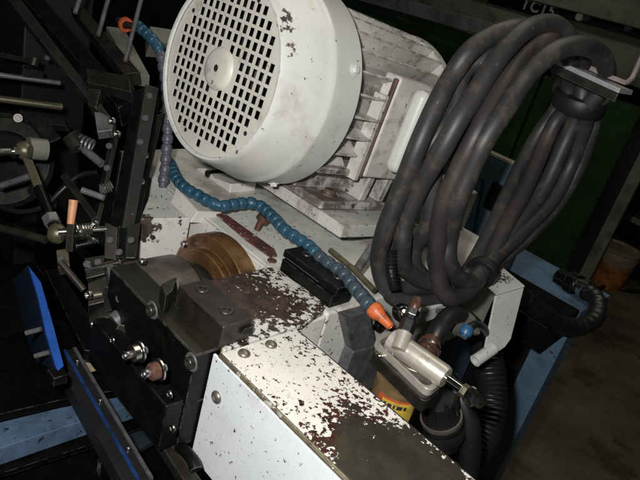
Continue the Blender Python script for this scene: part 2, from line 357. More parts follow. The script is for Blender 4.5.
for k in range(3):
    a_ = R(60 + 120 * k); dv = V((math.cos(a_), 0, math.sin(a_))); tv = V((-math.sin(a_), 0, math.cos(a_)))
    mb = MB().bar(V(S(0.3265)) + dv * 0.018, V(S(0.3265)) + dv * 0.058, tv * 0.009, V((0, 0.006, 0))); part('jaw', mb, 'black_steel', sp, 0.001)
for k in range(6):
    a_ = R(32 + 60 * k); bolt('cap', 0.0065, 'black_steel', sp, V(S(0.3248)) + V((math.cos(a_), 0, math.sin(a_))) * 0.050, (0, -1, 0))
bolt('cap', 0.005, 'bright_steel', sp, V(S(0.365)) + V((-0.056, 0.06, 0.05)), (0, -1, 0))
# cutting tool between chuck and clamp block
tl = thing('cutting_tool', 'pointed dark tool bit with one bright edge between chuck and clamp block', 'tool', at(168, 296, Z=0.972))
pA = [at(161, 284, Z=0.985), at(171, 279, Z=0.985), at(177, 276, Z=0.985), at(173, 290, Z=0.985), at(166, 296, Z=0.985)]
part('tool_body', MB().prism(pA, (0, 0, -0.02)), 'oily_steel', tl, 0.0008)
pB = [at(176, 281, Z=0.981), at(179, 280, Z=0.981), at(180, 290, Z=0.981), at(178, 292, Z=0.981)]
part('cutting_edge', MB().prism(pB, (0, 0, -0.02)), 'bright_steel', tl, 0.0004)

# ================================================================ black rail in front
rl = thing('slide_rail', 'black steel rail with brown oily top in front of the chuck, studs in its face', 'rail', (-0.42, 0.30, 0.80))
m_rail = mat('rail_oil', (0.016, 0.0145, 0.011), 0.36, 0.2, 0.3, 20, 0.15, stain=((0.030, 0.026, 0.018), 16, 0.46, 0.6), edge=((0.16, 0.155, 0.145), 0.0016, 0.40, 0.8))
part('rail_bar', MB().box((-0.502, 0.290, 0.90), (-0.3395, 0.3195, ZB - 0.0022)), 'black_steel', rl, 0.0005)
part('rail_top', MB().box((-0.5022, 0.2897, ZB - 0.0020), (-0.3393, 0.3196, ZB)), m_rail, rl, 0.0005)
part('rail_backing', MB().box((-0.502, 0.2895, 0.845), (-0.3395, 0.3185, 0.8995)), 'black_steel', rl, 0.0008)
part('rail_lower', MB().box((-0.490, 0.270, 0.850), (-0.341, 0.289, 0.906)), 'black_steel', rl, 0.0015)
part('edge_strip', MB().box((-0.445, 0.3198, 0.94), (-0.3400, 0.3212, ZB + 0.0006)), 'tan_card', rl)
for a, b in ((153, 310), (192, 362)):
    p0 = at(a, b, Y=0.2885); mb = MB().lathe((0, 0, 0), (0, 0, 1), [(0, 0.0045), (0.0002, 0.0045), (0.0014, 0.0075), (0.0016, 0.0085), (0.0006, 0.0095)], 20)
    inst('counterbore', 'cb', lambda mb=mb: mb, 'grey_steel', rl, frame(p0, (0, -1, 0)))
    bolt('cap', 0.0058, 'oily_steel', rl, p0 + V((0, 0.0008, 0)), (0, -1, 0))
for a, b, mm in ((131, 352, 'bright_steel'), (150, 370, 'copper')):
    p0 = at(a, b, Y=0.255) + V((0.003, 0, 0))
    st = part('stud', MB().cyl(p0 + V((0, 0.014, 0)), p0 + V((0, -0.009, 0)), 0.0036), 'grey_steel', rl)
    inst('washer', 'wash', lambda: MB().lathe((0, 0, 0), (0, 0, 1), [(0, 0.004), (0, 0.0105), (0.0016, 0.0105), (0.0016, 0.004)], 28, closed=True), 'bright_steel', rl, frame(p0 + V((0, 0.008, 0)), (0, -1, 0)))
    inst('collar', 'coll', lambda: MB().lathe((0, 0, 0), (0, 0, 1), [(0, 0.004), (0, 0.0082), (0.006, 0.0082), (0.008, 0.006), (0.008, 0.004)], 20, closed=True), mm, rl, frame(p0 + V((0, 0.0055, 0)), (0, -1, 0)))
    bolt('cap', 0.0042, 'bright_steel', rl, p0 + V((0, -0.005, 0)), (0, -1, 0))
for a, b in ((170, 394), (113, 340), (173, 428)):
    bolt('dome', 0.0042, 'bright_steel', rl, at(a, b, Y=0.2695), (0, -1, 0))
bolt('cap', 0.0042, 'bright_steel', rl, at(142, 263, Z=ZB - 0.001), (0, 0, 1))
# flat dark foot under the rail
mb = MB().prism([at(140, 398, Z=0.842), at(184, 455, Z=0.842), at(206, 486, Z=0.842), at(196, 500, Z=0.842), at(150, 428, Z=0.842), at(126, 395, Z=0.842)], (0, 0, -0.012))
part('rail_foot', mb, 'oily_steel', rl, 0.001)
part('foot_edge', MB().bar(at(146, 404, Z=0.845), at(192, 468, Z=0.845), V((0, 0.002, 0)), V((0, 0, 0.0018))), 'olive_metal', rl)
part('bent_end', MB().tube(cr(pxs([(180, 447, .585), (186, 452, .575), (193, 461, .565), (196, 470, .56)])), 0.006, 10), 'black_steel', rl)

# ================================================================ sheet-metal cover, lower centre
cv0 = V((-0.20, 0.36, 0.75))
cv = thing('sheet_cover', 'white sheet metal cover with chipped top and dark oil stain at its near end', 'cover', cv0)
m_top = mat('cover_top_paint', (0.67, 0.655, 0.60), 0.34, 0, 0.10, 16, 0.35, 240, chips=((0.048, 0.015, 0.013), 230, 0.640), org=cv0, under_rough=0.20,
            pool=((0.026, 0.0225, 0.016), [((-0.105, 0.358, ZB), (0.11, 0.075, 0.05), 0.7), ((0.03, 0.35, ZB), (0.13, 0.09, 0.05), 0.8)], 0.34),
            patches=[((-0.13, 0.352, ZB), (0.115, 0.075, 0.05), 0.42), ((-0.02, 0.35, ZB), (0.13, 0.09, 0.05), 0.5), ((-0.235, 0.39, ZB), (0.05, 0.03, 0.05), 0.10),
                     ((-0.31, 0.40, ZB), (0.04, 0.03, 0.05), 0.09), ((-0.28, 0.34, ZB), (0.04, 0.04, 0.05), 0.02), ((-0.20, 0.318, ZB), (0.12, 0.012, 0.05), 0.08)])
m_front = mat('cover_front_paint', (0.70, 0.735, 0.76), 0.34, 0, 0.05, 10, 0.2, 240, chips=((0.03, 0.026, 0.024), 190, 0.660), org=cv0, stain=((0.52, 0.53, 0.52), 9, 0.52, 0.55), edge=((0.05, 0.04, 0.03), 0.004, 0.56, 0.9))
part('top_plate', MB().box((-0.3315, 0.3135, ZB - 0.003), (0.16, 0.4075, ZB)), m_top, cv, 0.0009)
part('front_panel', MB().box((-0.3375, 0.3085, 0.829), (0.16, 0.3115, ZB - 0.0035)), m_front, cv, 0.0009)
m_edge = mat('edge_metal', (0.42, 0.37, 0.27), 0.3, 0.8, 0.3, 60, 0.2, chips=((0.62, 0.6, 0.52), 90, 0.56), stain=((0.06, 0.04, 0.03), 70, 0.52, 0.8))
part('folded_edge', MB().tube([V((-0.331, 0.3118, ZB - 0.0022)), V((-0.1, 0.3118, ZB - 0.0022)), V((0.16, 0.3118, ZB - 0.0022))], 0.0026, 10), m_edge, cv)
part('rear_panel', MB().box((-0.33, 0.4078, 0.70), (0.16, 0.4098, ZB - 0.001)), 'dark_panel', cv, 0.0005)
part('end_panel', MB().box((-0.3312, 0.3122, 0.80), (-0.329, 0.407, ZB - 0.0035)), 'dark_panel', cv)
for a, b in ((244, 354), (271, 345)): bolt('dome', 0.0062, 'dull_silver', cv, at(a, b, Z=ZB + 0.0001), (0, 0, 1), 'screw')
bolt('dome', 0.0066, 'dull_silver', cv, at(217, 397, Y=0.3084), (0, -1, 0), 'screw')
bolt('dome', 0.002, 'bright_steel', cv, at(374, 437, Z=ZB), (0, 0, 1), 'rivet'); bolt('dome', 0.0022, 'bright_steel', cv, at(369, 401, Z=ZB), (0, 0, 1), 'rivet')

# ================================================================ clamp blocks
cb = thing('clamp_block', 'dark oily steel clamp block with two socket screws on the brown worn plate', 'clamp block', (-0.37, 0.33, ZB + 0.002))
part('block_body', MB().box((-0.412, 0.3125, ZB + 0.0025), (-0.336, 0.3475, 0.986)), mat('clamp_steel', (0.030, 0.026, 0.023), 0.30, 0.45, 0.4, 45, 0.3, stain=((0.05, 0.036, 0.028), 30, 0.5, 0.7), edge=((0.22, 0.21, 0.2), 0.0016, 0.36, 0.85)), cb, 0.0012)
for x_ in (-0.397, -0.357): bolt('cap', 0.0075, 'oily_steel', cb, (x_, 0.331, 0.9797), (0, 0, 1))
part('slot_key', MB().box((-0.3358, 0.334, 0.972), (-0.333, 0.3475, 0.979)), 'black_steel', cb, 0.0004)
b2 = thing('stop_block', 'black steel stop block with overhanging lid on the white bed near the orange nozzle', 'stop block', (-0.387, 0.485, ZB))
part('block_body', MB().box((-0.432, 0.470, ZB + 0.0005), (-0.345, 0.505, 0.977)), 'black_steel', b2, 0.001)
part('lid', MB().box((-0.436, 0.4735, 0.9773), (-0.343, 0.512, 0.987)), 'black_steel', b2, 0.0012)
for x_ in (-0.417, -0.363): bolt('cap', 0.007, 'oily_steel', b2, (x_, 0.494, 0.9812), (0, 0, 1))
part('bright_edge', MB().box((-0.428, 0.4728, 0.9785), (-0.372, 0.4734, 0.9792)), 'grey_steel', b2)

# ================================================================ electric motor (tilted on its hinged plate)
MA = R(-7); MC = at(216, 68, d=0.71)
MX, MY, MN = V((1, 0, 0)), V((0, math.cos(MA), math.sin(MA))), V((0, -math.sin(MA), math.cos(MA)))
def ml(v): return MC + MX * v[0] + MY * v[1] + MN * v[2]
def mm(x, y, z): return ml((x, y, z))
def mframe(o, z, x=None):
    f = lambda v: MX * v[0] + MY * v[1] + MN * v[2]
    return frame(ml(o), f(z), f(x) if x else None)
mo0 = mm(0, 0.17, -0.132)
mo = thing('electric_motor', 'cream electric motor with square-hole fan grille, cooling fins and chipped paint', 'motor', mo0)
MCR = (0.64, 0.645, 0.61)
m_cowl = mat('cowl_paint', MCR, 0.30, 0, 0.08, 10, 0.15, 200, chips=((0.085, 0.065, 0.06), 110, 0.705), org=mo0, stain=((0.35, 0.33, 0.27), 14, 0.55, 0.5),
             patches=[(mm(0.092, 0.022, 0.052), (0.016, 0.030, 0.012), 0.24), (mm(0.080, 0.012, 0.078), (0.014, 0.016, 0.022), 0.22), (mm(0.075, 0.004, -0.08), (0.06, 0.01, 0.05), 0.06), (mm(-0.02, 0.03, -0.12), (0.05, 0.03, 0.02), 0.06)], edge=((0.13, 0.11, 0.09), 0.003, 0.52, 0.8))
m_gr = mat('grille_paint', (0.62, 0.61, 0.54), 0.42, 0, 0.1, 12, 0.15, 200, chips=((0.12, 0.10, 0.09), 160, 0.70), org=mo0, stain=((0.30, 0.27, 0.20), 26, 0.54, 0.6))
m_fin = mat('fin_paint', (0.60, 0.595, 0.55), 0.42, 0, 0.2, 22, 0.3, 200, chips=((0.07, 0.05, 0.04), 90, 0.675), org=mo0, stain=((0.20, 0.16, 0.15), 26, 0.50, 0.8), edge=((0.06, 0.045, 0.035), 0.0035, 0.42, 0.95),
            patches=[(mm(0.03, 0.30, 0.12), (0.05, 0.07, 0.02), 0.14)])
m_stator = mat('stator_grime_shade', (0.32, 0.31, 0.29), 0.5, 0, 0.3, 22, 0.3, 200, chips=((0.07, 0.05, 0.04), 90, 0.66), org=mo0, stain=((0.07, 0.045, 0.04), 24, 0.46, 0.85))  # base darkened as painted shade between the fins; the stain is grime
m_foot = mat('foot_paint', (0.50, 0.49, 0.46), 0.45, 0, 0.2, 22, 0.3, 200, chips=((0.09, 0.06, 0.05), 80, 0.62), org=mo0, stain=((0.085, 0.055, 0.05), 16, 0.44, 0.88), edge=((0.66, 0.65, 0.60), 0.004, 0.42, 0.9))
mb = MB(ml); mb.lathe((0, 0, 0), (0, 1, 0), [(0.0035, 0.1045), (0.0005, 0.1055), (0.0, 0.1085), (0.004, 0.1115), (0.010, 0.113), (0.03, 0.1200), (0.052, 0.1265), (0.060, 0.1288), (0.064, 0.1312), (0.068, 0.1315), (0.076, 0.1308), (0.112, 0.1315), (0.112, 0.1290), (0.064, 0.1285), (0.030, 0.117), (0.006, 0.1085)], 128, closed=True)
part('fan_cowl', mb, m_cowl, mo)
part('cowl_shade_liner', MB(ml).lathe((0, 0, 0), (0, 1, 0), [(0.0075, 0.1075), (0.030, 0.1160), (0.064, 0.1275), (0.111, 0.1282), (0.111, 0.1278), (0.064, 0.1270), (0.030, 0.1154), (0.0075, 0.1055)], 96, closed=True), mat('liner_shade', (0.012, 0.010, 0.009), 0.7, 0, 0.4, 30, 0.1), mo)  # painted shade: near-black shell added over the pale inner cowl wall
# grille: punched plate, square holes cut through
RG = 0.1046
circ = [(RG * math.cos(2 * PI * k / 96), RG * math.sin(2 * PI * k / 96)) for k in range(96)]
def clip(poly):
    out = poly
    for i in range(96):
        (ax, ay), (bx, by) = circ[i], circ[(i + 1) % 96]
        if not out: return out
        ins = lambda q: (bx - ax) * (q[1] - ay) - (by - ay) * (q[0] - ax) >= -1e-9
        nw = []
        for j in range(len(out)):
            q0, q1 = out[j], out[(j + 1) % len(out)]; a0, a1 = ins(q0), ins(q1)
            if a0: nw.append(q0)
            if a0 != a1:
                d0 = (bx - ax) * (q0[1] - ay) - (by - ay) * (q0[0] - ax); d1 = (bx - ax) * (q1[1] - ay) - (by - ay) * (q1[0] - ax)
                t = d0 / (d0 - d1); nw.append((q0[0] + t * (q1[0] - q0[0]), q0[1] + t * (q1[1] - q0[1])))
        out = nw
    return out
PXG, PZG, HX, HZ = 0.0123, 0.0134, 0.0044, 0.0048
smallh = [(0.072 * math.cos(R(a)), 0.072 * math.sin(R(a))) for a in (-28, 62, 152, 242)]
smallh = [(0.078, -0.052), (-0.078, 0.05), (-0.03, -0.088), (0.035, 0.088)]
xs = [-0.13]; zs = [-0.13]
for i in range(-10, 11): xs += [i * PXG - HX, i * PXG + HX]; zs += [i * PZG - HZ, i * PZG + HZ]
xs += [0.14]; zs += [0.15]
gm = MB(ml); bmv = {}
def gv(q):
    k = (round(q[0], 6), round(q[1], 6))
    if k not in bmv: bmv[k] = len(gm.v); gm.v.append(V((q[0], 0.0045, q[1])))
    return bmv[k]
holes = 0
for i in range(len(xs) - 1):
    for j in range(len(zs) - 1):
        cx, cz = (xs[i] + xs[i + 1]) / 2, (zs[j] + zs[j + 1]) / 2
        if i % 2 == 1 and j % 2 == 1:
            rr = math.hypot(cx, cz)
            if 0.0285 < rr < 0.0945 and all(math.hypot(cx - a, cz - b) > 0.0075 for a, b in smallh): holes += 1; continue
        pg = clip([(xs[i], zs[j]), (xs[i + 1], zs[j]), (xs[i + 1], zs[j + 1]), (xs[i], zs[j + 1])])
        if len(pg) >= 3:
            ids = []
            for q in pg:
                k = gv(q)
                if not ids or ids[-1] != k: ids.append(k)
            if ids[0] == ids[-1]: ids.pop()
            if len(ids) >= 3: gm.f.append(tuple(ids))
gme = gm.mesh('fan_grille', mo0, False); gme.materials.append(m_gr)
bm = bmesh.new(); bm.from_mesh(gme); bmesh.ops.remove_doubles(bm, verts=bm.verts, dist=1e-5)
bmesh.ops.recalc_face_normals(bm, faces=bm.faces)
if sum((f.normal for f in bm.faces), V()).dot(MY) > 0: bmesh.ops.reverse_faces(bm, faces=bm.faces)
bm.to_mesh(gme); bm.free()
go = bpy.data.objects.new('fan_grille', gme); C.objects.link(go); go.parent = mo; ROOT[go] = mo0
sd = go.modifiers.new('thick', 'SOLIDIFY'); sd.thickness = 0.0018; sd.offset = -1
for a, b in smallh:
    part('screw_hole_dark', MB(ml).lathe((a, 0.0040, b), (0, -1, 0), [(0, 0.0028), (0.0004, 0.0028)], 14), 'ink_and_hole_dark', mo)  # dark disc paints the shade inside a screw hole
mb = MB(ml).lathe((0, 0.0046, 0), (0, -1, 0), [(0, 0.0262), (0.0006, 0.0258), (0.0035, 0.0235), (0.0048, 0.019), (0.0052, 0.0045), (0.002, 0.004), (0.0015, 0.0005)], 48)
hb = part('grille_hub', mb, m_gr, mo)
part('hub_hole_dark', MB(ml).lathe((0.0005, -0.0002, 0), (0, -1, 0), [(0, 0.0040), (0.0006, 0.0040)], 20), 'ink_and_hole_dark', mo)  # dark disc paints the shade of the hub's centre hole
part('hub_mark', MB(ml).bar((-0.001, -0.0006, -0.0155), (0.0028, -0.0006, -0.0155), (0, 0.0004, 0), (0, 0, 0.0005)).bar((0.0024, -0.0006, -0.0155), (0.0006, -0.0006, -0.0195), (0.0006, 0, 0), (0, 0.0004, 0)), 'grey_steel', mo)
# fan
mf = mat('fan_dark', (0.010, 0.009, 0.008), 0.6, 0, 0.3, 30, 0.1)
fm = MB(ml).lathe((0, 0.03, 0), (0, 1, 0), [(0, 0.034), (0.02, 0.05), (0.045, 0.1)], 40)
for k in range(8):
    a_ = 2 * PI * k / 8; d_ = V((math.cos(a_), 0, math.sin(a_))); t_ = V((-math.sin(a_), 0, math.cos(a_)))
    fm.bar(d_ * 0.03 + V((0, 0.035, 0)), d_ * 0.108 + V((0, 0.045, 0)), t_ * 0.0012, V((0, 0.014, 0)))
part('fan', fm, mf, mo)
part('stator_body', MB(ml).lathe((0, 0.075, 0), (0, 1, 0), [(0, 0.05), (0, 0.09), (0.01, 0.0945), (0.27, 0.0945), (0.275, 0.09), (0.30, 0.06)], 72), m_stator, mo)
finmk = lambda L: (lambda: MB().add([(0.092, 0, -0.0022), (0.092, 0, 0.0022), (0.1195, 0, 0.0015), (0.1195, 0, -0.0015), (0.092, L, -0.0022), (0.092, L, 0.0022), (0.1195, L, 0.0015), (0.1195, L, -0.0015)],
            [(0, 1, 2, 3), (7, 6, 5, 4), (0, 4, 5, 1), (1, 5, 6, 2), (2, 6, 7, 3), (3, 7, 4, 0)]))
for k in range(27):
    a_ = -R(40) + k * 2 * PI / 27
    d_ = (math.cos(a_), 0, math.sin(a_)); deg = math.degrees(a_)
    if -122 < deg - 360 < -58 or -122 < deg < -58: continue
    L_ = 0.078 if -45 < deg < 16 else 0.235
    inst('fin', ('fin', L_), finmk(L_), m_fin, mo, frame(mm(0, 0.105, 0), MX.cross(MY) * 0 + (MX * (-math.sin(a_)) + MN * math.cos(a_)), MX * d_[0] + MN * d_[2]) @ Matrix.Rotation(0, 4, 'Z'))
part('end_bell', MB(ml).lathe((0, 0.340, 0), (0, 1, 0), [(0, 0.118), (0.012, 0.120), (0.03, 0.112), (0.045, 0.07), (0.05, 0.03)], 60), m_fin, mo)
# stop wall of the short fins and terminal box
part('fin_stop', MB(ml).box((0.095, 0.180, -0.085), (0.115, 0.1895, 0.034)), m_fin, mo, 0.002)
m_box = mat('box_paint', (0.64, 0.645, 0.61), 0.38, 0, 0.08, 12, 0.15, chips=((0.08, 0.06, 0.05), 120, 0.70), org=mo0)
part('terminal_pad', MB(ml).box((0.09, 0.1945, -0.078), (0.1185, 0.33, 0.062)), m_fin, mo, 0.004)
part('gasket', MB(ml).box((0.109, 0.1897, -0.079), (0.1165, 0.1943, 0.058)), 'rust_seam', mo, 0.002)
tb = part('terminal_box', MB(ml).box((0.1187, 0.222, -0.062), (0.145, 0.335, 0.056)), m_box, mo, 0.012)
for a, b in ((0.233, 0.044), (0.323, 0.044), (0.233, -0.050)): bolt('dome', 0.005, 'bright_steel', mo, mm(0.145, a, b), MX, 'screw')
bolt('hex', 0.005, m_box, mo, mm(0.1312 * math.cos(R(24)), 0.098, 0.1312 * math.sin(R(24))), MX * math.cos(R(24)) + MN * math.sin(R(24)))
bolt('hex', 0.005, m_box, mo, mm(0.1312 * math.cos(R(-66)), 0.100, 0.1312 * math.sin(R(-66))), MX * math.cos(R(-66)) + MN * math.sin(R(-66)))
# feet
for sgn in (1, -1):
    X_ = lambda v: v * sgn
    fm = MB(ml); lo, hi = sorted((X_(0.028), X_(0.108))); fm.box((lo, 0.142, -0.1318), (hi, 0.290, -0.1195))
    part('foot', fm, m_foot, mo, 0.003)
    for y0, y1 in ((0.226, 0.240), (0.270, 0.284)):
        fm = MB(ml).prism([(X_(0.03), y0, -0.119), (X_(0.103), y0, -0.119), (X_(0.106), y0, -0.085), (X_(0.100), y0, -0.055), (X_(0.03), y0, -0.09)], (0, y1 - y0, 0)); part('foot_web', fm, m_foot, mo, 0.002)
    lo, hi = sorted((X_(0.055), X_(0.104))); part('foot_ledge', MB(ml).box((lo, 0.118, -0.083), (hi, 0.2258, -0.074)), m_foot, mo, 0.002)
    fm = MB(ml).box(sorted((X_(0.03), X_(0.062)))[:1] + [0.13, -0.119], sorted((X_(0.03), X_(0.062)))[1:] + [0.2258, -0.078]); part('foot_core', fm, m_foot, mo, 0.002)
    bolt('hex', 0.0085, 'rust_seam', mo, mm(X_(0.083), 0.180, -0.1195), MN)
# hinged plate the motor stands on
mp0 = mm(0, 0.2, -0.15)
mp = thing('motor_plate', 'white edged hinged base plate under the electric motor', 'plate', mp0)
m_mp = mat('plate_paint', (0.58, 0.58, 0.545), 0.42, 0, 0.15, 16, 0.3, chips=((0.07, 0.05, 0.04), 110, 0.64), org=mp0, stain=((0.14, 0.11, 0.09), 16, 0.5, 0.7))
part('plate', MB(ml).box((-0.175, 0.142, -0.150), (0.155, 0.325, -0.1325)), m_mp, mp, 0.0018)
part('hinge_bar', MB(ml).box((-0.16, 0.20, -0.168), (0.13, 0.23, -0.1505)), 'oily_steel', mp, 0.001)
c1 = at(372, 247, d=0.74); part('adjusting_rod', MB().cyl(c1, at(357, 270, d=0.72), 0.0055), 'grey_steel', mp)
part('side_ledge', MB(ml).box((0.148, 0.275, -0.148), (0.178, 0.42, -0.135)), m_mp, mp, 0.002)
solo('support_rod', MB().tube([at(330, 250, d=0.735), at(352, 268, d=0.715), at(374, 290, d=0.69)], 0.0035, 10), 'olive_metal', 'thin olive rod lying beside the blue hose on the white bed', 'rod', at(374, 290, d=0.69))

# ================================================================ segmented coolant hoses
def bead(r, l):
    def f():
        return MB().lathe((0, 0, -l * 0.62), (0, 0, 1), [(0, r * 0.66), (l * 0.06, r * 0.84), (l * 0.14, r * 0.92), (l * 0.4, r * 1.0), (l * 0.62, r * 0.985), (l * 0.70, r * 0.92), (l * 0.74, r * 0.80), (l * 1.0, r * 0.72), (l * 1.15, r * 0.62)], 18)
    return f
def seg_hose(parent, pts, r, pitch, mats):
    path = cr(pts, 12); acc = 0; nxt = 0; tot = sum((path[i + 1] - path[i]).length for i in range(len(path) - 1)); k = 0
    for i in range(len(path) - 1):
        d_ = path[i + 1] - path[i]; L_ = d_.length
        while nxt <= acc + L_:
            p0 = path[i] + d_ * ((nxt - acc) / L_)
            jit = V((random.uniform(-1, 1), random.uniform(-1, 1), random.uniform(-1, 1))) * 0.10
            inst('hose_link', ('bead', r), bead(r, pitch * 1.12), mats[min(len(mats) - 1, int(len(mats) * nxt / tot))], parent, frame(p0, d_.normalized() + jit))
            nxt += pitch; k += 1
        acc += L_
    return path
def zp(l, z0, z1): return [at(a, b, Z=z0 + (z1 - z0) * i / (len(l) - 1)) for i, (a, b) in enumerate(l)]
hp = zp([(170, 164), (177, 179), (187, 189), (199, 196), (212, 203), (224, 206), (237, 204), (250, 203), (262, 207), (273, 217), (284, 229), (297, 238), (310, 247), (321, 258), (331, 265), (342, 273), (353, 285), (363, 297), (372, 307)], 0.982, 0.992)
ch = thing('coolant_hose', 'blue segmented coolant hose with orange nozzle winding under the motor', 'hose', hp[-1])
pt = seg_hose(ch, hp, 0.0082, 0.0146, [M['hose_blue'], M['hose_blue'], M['hose_blue'], M['hose_grey']])
n0, n1 = hp[-1], at(391, 327, Z=0.985)
dn = (n1 - n0); Ln = dn.length
part('nozzle', MB().lathe(n0, dn, [(0, 0.0075), (0.001, 0.0088), (0.007, 0.0093), (0.010, 0.0085), (Ln * 0.5, 0.0060), (Ln * 0.97, 0.0042), (Ln, 0.0034), (Ln * 0.95, 0.003)], 22), 'orange', ch)
hp2 = pxs([(139, 27, .87), (145, 32, .86), (153, 40, .85), (160, 52, .85), (164, 70, .85), (167, 95, .85), (168, 120, .85), (167, 145, .85), (165, 168, .85), (163, 184, .85)])
h2 = thing('coolant_hose', 'dusty grey segmented coolant hose hanging between black column and fan cowl', 'hose', hp2[-1])
seg_hose(h2, hp2, 0.0080, 0.0145, [M['hose_blue'], M['hose_lilac'], M['hose_lilac'], M['hose_lilac']])
c = at(126, 25, d=.87)
part('red_ring', MB().lathe(c - (hp2[1] - hp2[0]).normalized() * 0.004, hp2[1] - hp2[0], [(0, 0.006), (0, 0.0105), (0.005, 0.0105), (0.005, 0.006)], 24, closed=True), 'label_red', h2)
part('hose_tail', MB().tube([at(118, 20, d=.875), c, hp2[0]], 0.0050, 12), 'black_rubber', h2)

# ================================================================ cable coil on its angle bar
cc0 = at(450, 295, d=0.68)
cc = thing('cable_coil', 'thick grey rubber power cable coiled and hung over the angle bar', 'cable coil', cc0)
loops = [
 [(596, 104, .82), (599, 80, .80), (590, 58, .77), (574, 42, .74), (554, 32, .71), (534, 27, .69), (512, 29, .67), (490, 38, .66), (470, 53, .65), (453, 75, .645), (437, 103, .645), (418, 145, .65), (398, 192, .67), (384, 232, .70), (380, 264, .72), (390, 292, .74), (412, 302, .76), (440, 298, .78), (466, 286, .79), (484, 274, .80), (503, 258, .82), (528, 236, .84), (556, 208, .86), (578, 170, .86), (590, 135, .84)],
 [(580, 106, .81), (584, 80, .79), (579, 55, .75), (568, 36, .71), (554, 26, .69), (538, 26, .67), (522, 34, .655), (507, 49, .64), (490, 70, .63), (474, 94, .625), (458, 120, .625), (440, 150, .635), (422, 184, .66), (407, 218, .69), (402, 244, .71), (405, 264, .73), (420, 280, .75), (444, 284, .775), (466, 278, .785), (482, 268, .795), (500, 248, .81), (522, 222, .83), (545, 190, .845), (562, 150, .84), (571, 125, .825)],
 [(566, 106, .83), (571, 80, .80), (570, 58, .76), (560, 43, .72), (545, 40, .69), (528, 48, .67), (512, 66, .65), (494, 98, .63), (476, 132, .625), (458, 168, .64), (444, 204, .66), (438, 236, .685), (437, 264, .705), (441, 286, .72), (452, 297, .735), (466, 293, .755), (478, 280, .77), (490, 260, .79), (507, 226, .815), (525, 190, .835), (541, 150, .845), (553, 125, .84)],
 [(590, 106, .79), (604, 84, .77), (605, 64, .735), (596, 50, .705), (580, 44, .68), (562, 49, .66), (545, 60, .645), (526, 78, .635), (506, 106, .625), (487, 138, .625), (469, 172, .64), (456, 206, .66), (449, 238, .69), (449, 262, .71), (458, 278, .735), (470, 281, .755), (482, 272, .775), (498, 256, .80), (520, 234, .825), (552, 200, .85), (570, 165, .855), (582, 130, .83)],
 [(556, 106, .86), (560, 82, .83), (558, 62, .79), (548, 50, .76), (532, 52, .73), (514, 70, .71), (496, 102, .70), (476, 140, .70), (458, 176, .71), (444, 212, .73), (436, 242, .75), (438, 266, .77), (450, 279, .785), (464, 276, .795), (475, 260, .805), (488, 234, .825), (505, 198, .85), (522, 164, .87), (538, 134, .87)],
]
for i, j, t, dz in ((0, 1, 0.5, 0.022), (1, 2, 0.40, 0.030)):
    A_, B_ = cr([V(p) for p in loops[i]], 4, True), cr([V(p) for p in loops[j]], 4, True)
    if len(B_) != len(A_): B_ = [B_[int(k * len(B_) / len(A_))] for k in range(len(A_))]
    loops.append([tuple(a_.lerp(b_, t + 0.25 * math.sin(k * 0.5 + i)) + V((0, 0, dz)) )for k, (a_, b_) in enumerate(zip(A_, B_)) if k % 5 == 0])
random.seed(11)
loops = [[(x + random.uniform(-1.6, 1.6), y + random.uniform(-1.6, 1.6), d + random.uniform(-.006, .006)) for x, y, d in lp] for lp in loops]
for i, lp in enumerate(loops):
    pth = cr(pxs(lp), 8, True)
    part('cable_turn', MB().tube(pth, 0.0112 if i < 4 else 0.0108, 18, True), 'rusty_rubber' if i in (2,) else 'rubber', cc)
# tape round the bundle near the bar and near the bottom
def band(pts, rx, ry, wdt, nm, parent, m):
    a, b = V(pts[0]), V(pts[1]); t = (b - a).normalized(); fw = RM @ V((0, 0, 1)); s_ = t.cross(fw).normalized(); f_ = s_.cross(t)
    mb = MB(); n = 28; vs = []
    for h in (-wdt, -wdt * 0.6, wdt * 0.6, wdt):
        k_ = 1.0 if abs(h) < wdt * 0.9 else 0.95
        for k in range(n):
            c_ = 2 * PI * k / n; vs.append((a + b) / 2 + t * h + s_ * math.cos(c_) * rx * k_ + f_ * math.sin(c_) * ry * k_)
    fs = [(i * n + k, i * n + (k + 1) % n, (i + 1) * n + (k + 1) % n, (i + 1) * n + k) for i in range(3) for k in range(n)] + [tuple(range(n)), tuple(3 * n + k for k in range(n))]
    mb.add(vs, fs); part(nm, mb, m, parent)
band((at(583, 92, d=.815), at(576, 110, d=.83)), 0.036, 0.042, 0.011, 'tape', cc, 'tape')
band((at(476, 278, d=.775), at(487, 266, d=.79)), 0.021, 0.026, 0.006, 'tape', cc, 'tape')

ab0 = at(600, 82, d=0.84)
ab = thing('angle_bar', 'grey steel angle bar sticking out under the hanging cable coil', 'bar', ab0)
a, b = at(562, 63, d=.775), at(626, 92, d=.72)
ax = (b - a).normalized(); wv = (ax.cross(V((0, 0, 1)))).normalized()
part('flat_leg', MB().bar(a, b, wv * 0.019, V((0, 0, 0.003))), mat('bar_grey', (0.34, 0.34, 0.35), 0.42, 0.3, 0.25, 40, 0.2, stain=((0.1, 0.09, 0.08), 40, 0.54, 0.6)), ab, 0.0008)
part('upright_leg', MB().bar(a + wv * 0.017 - V((0, 0, 0.0085)), b + wv * 0.017 - V((0, 0, 0.0085)), wv * 0.0018, V((0, 0, 0.005))), 'oily_steel', ab, 0.0006)
a3 = at(500, 40, d=.92); part('bar_arm', MB().bar(a3, a, wv * 0.014, V((0, 0, 0.003))), 'oily_steel', ab)
ls0 = at(628, 82, d=0.80)
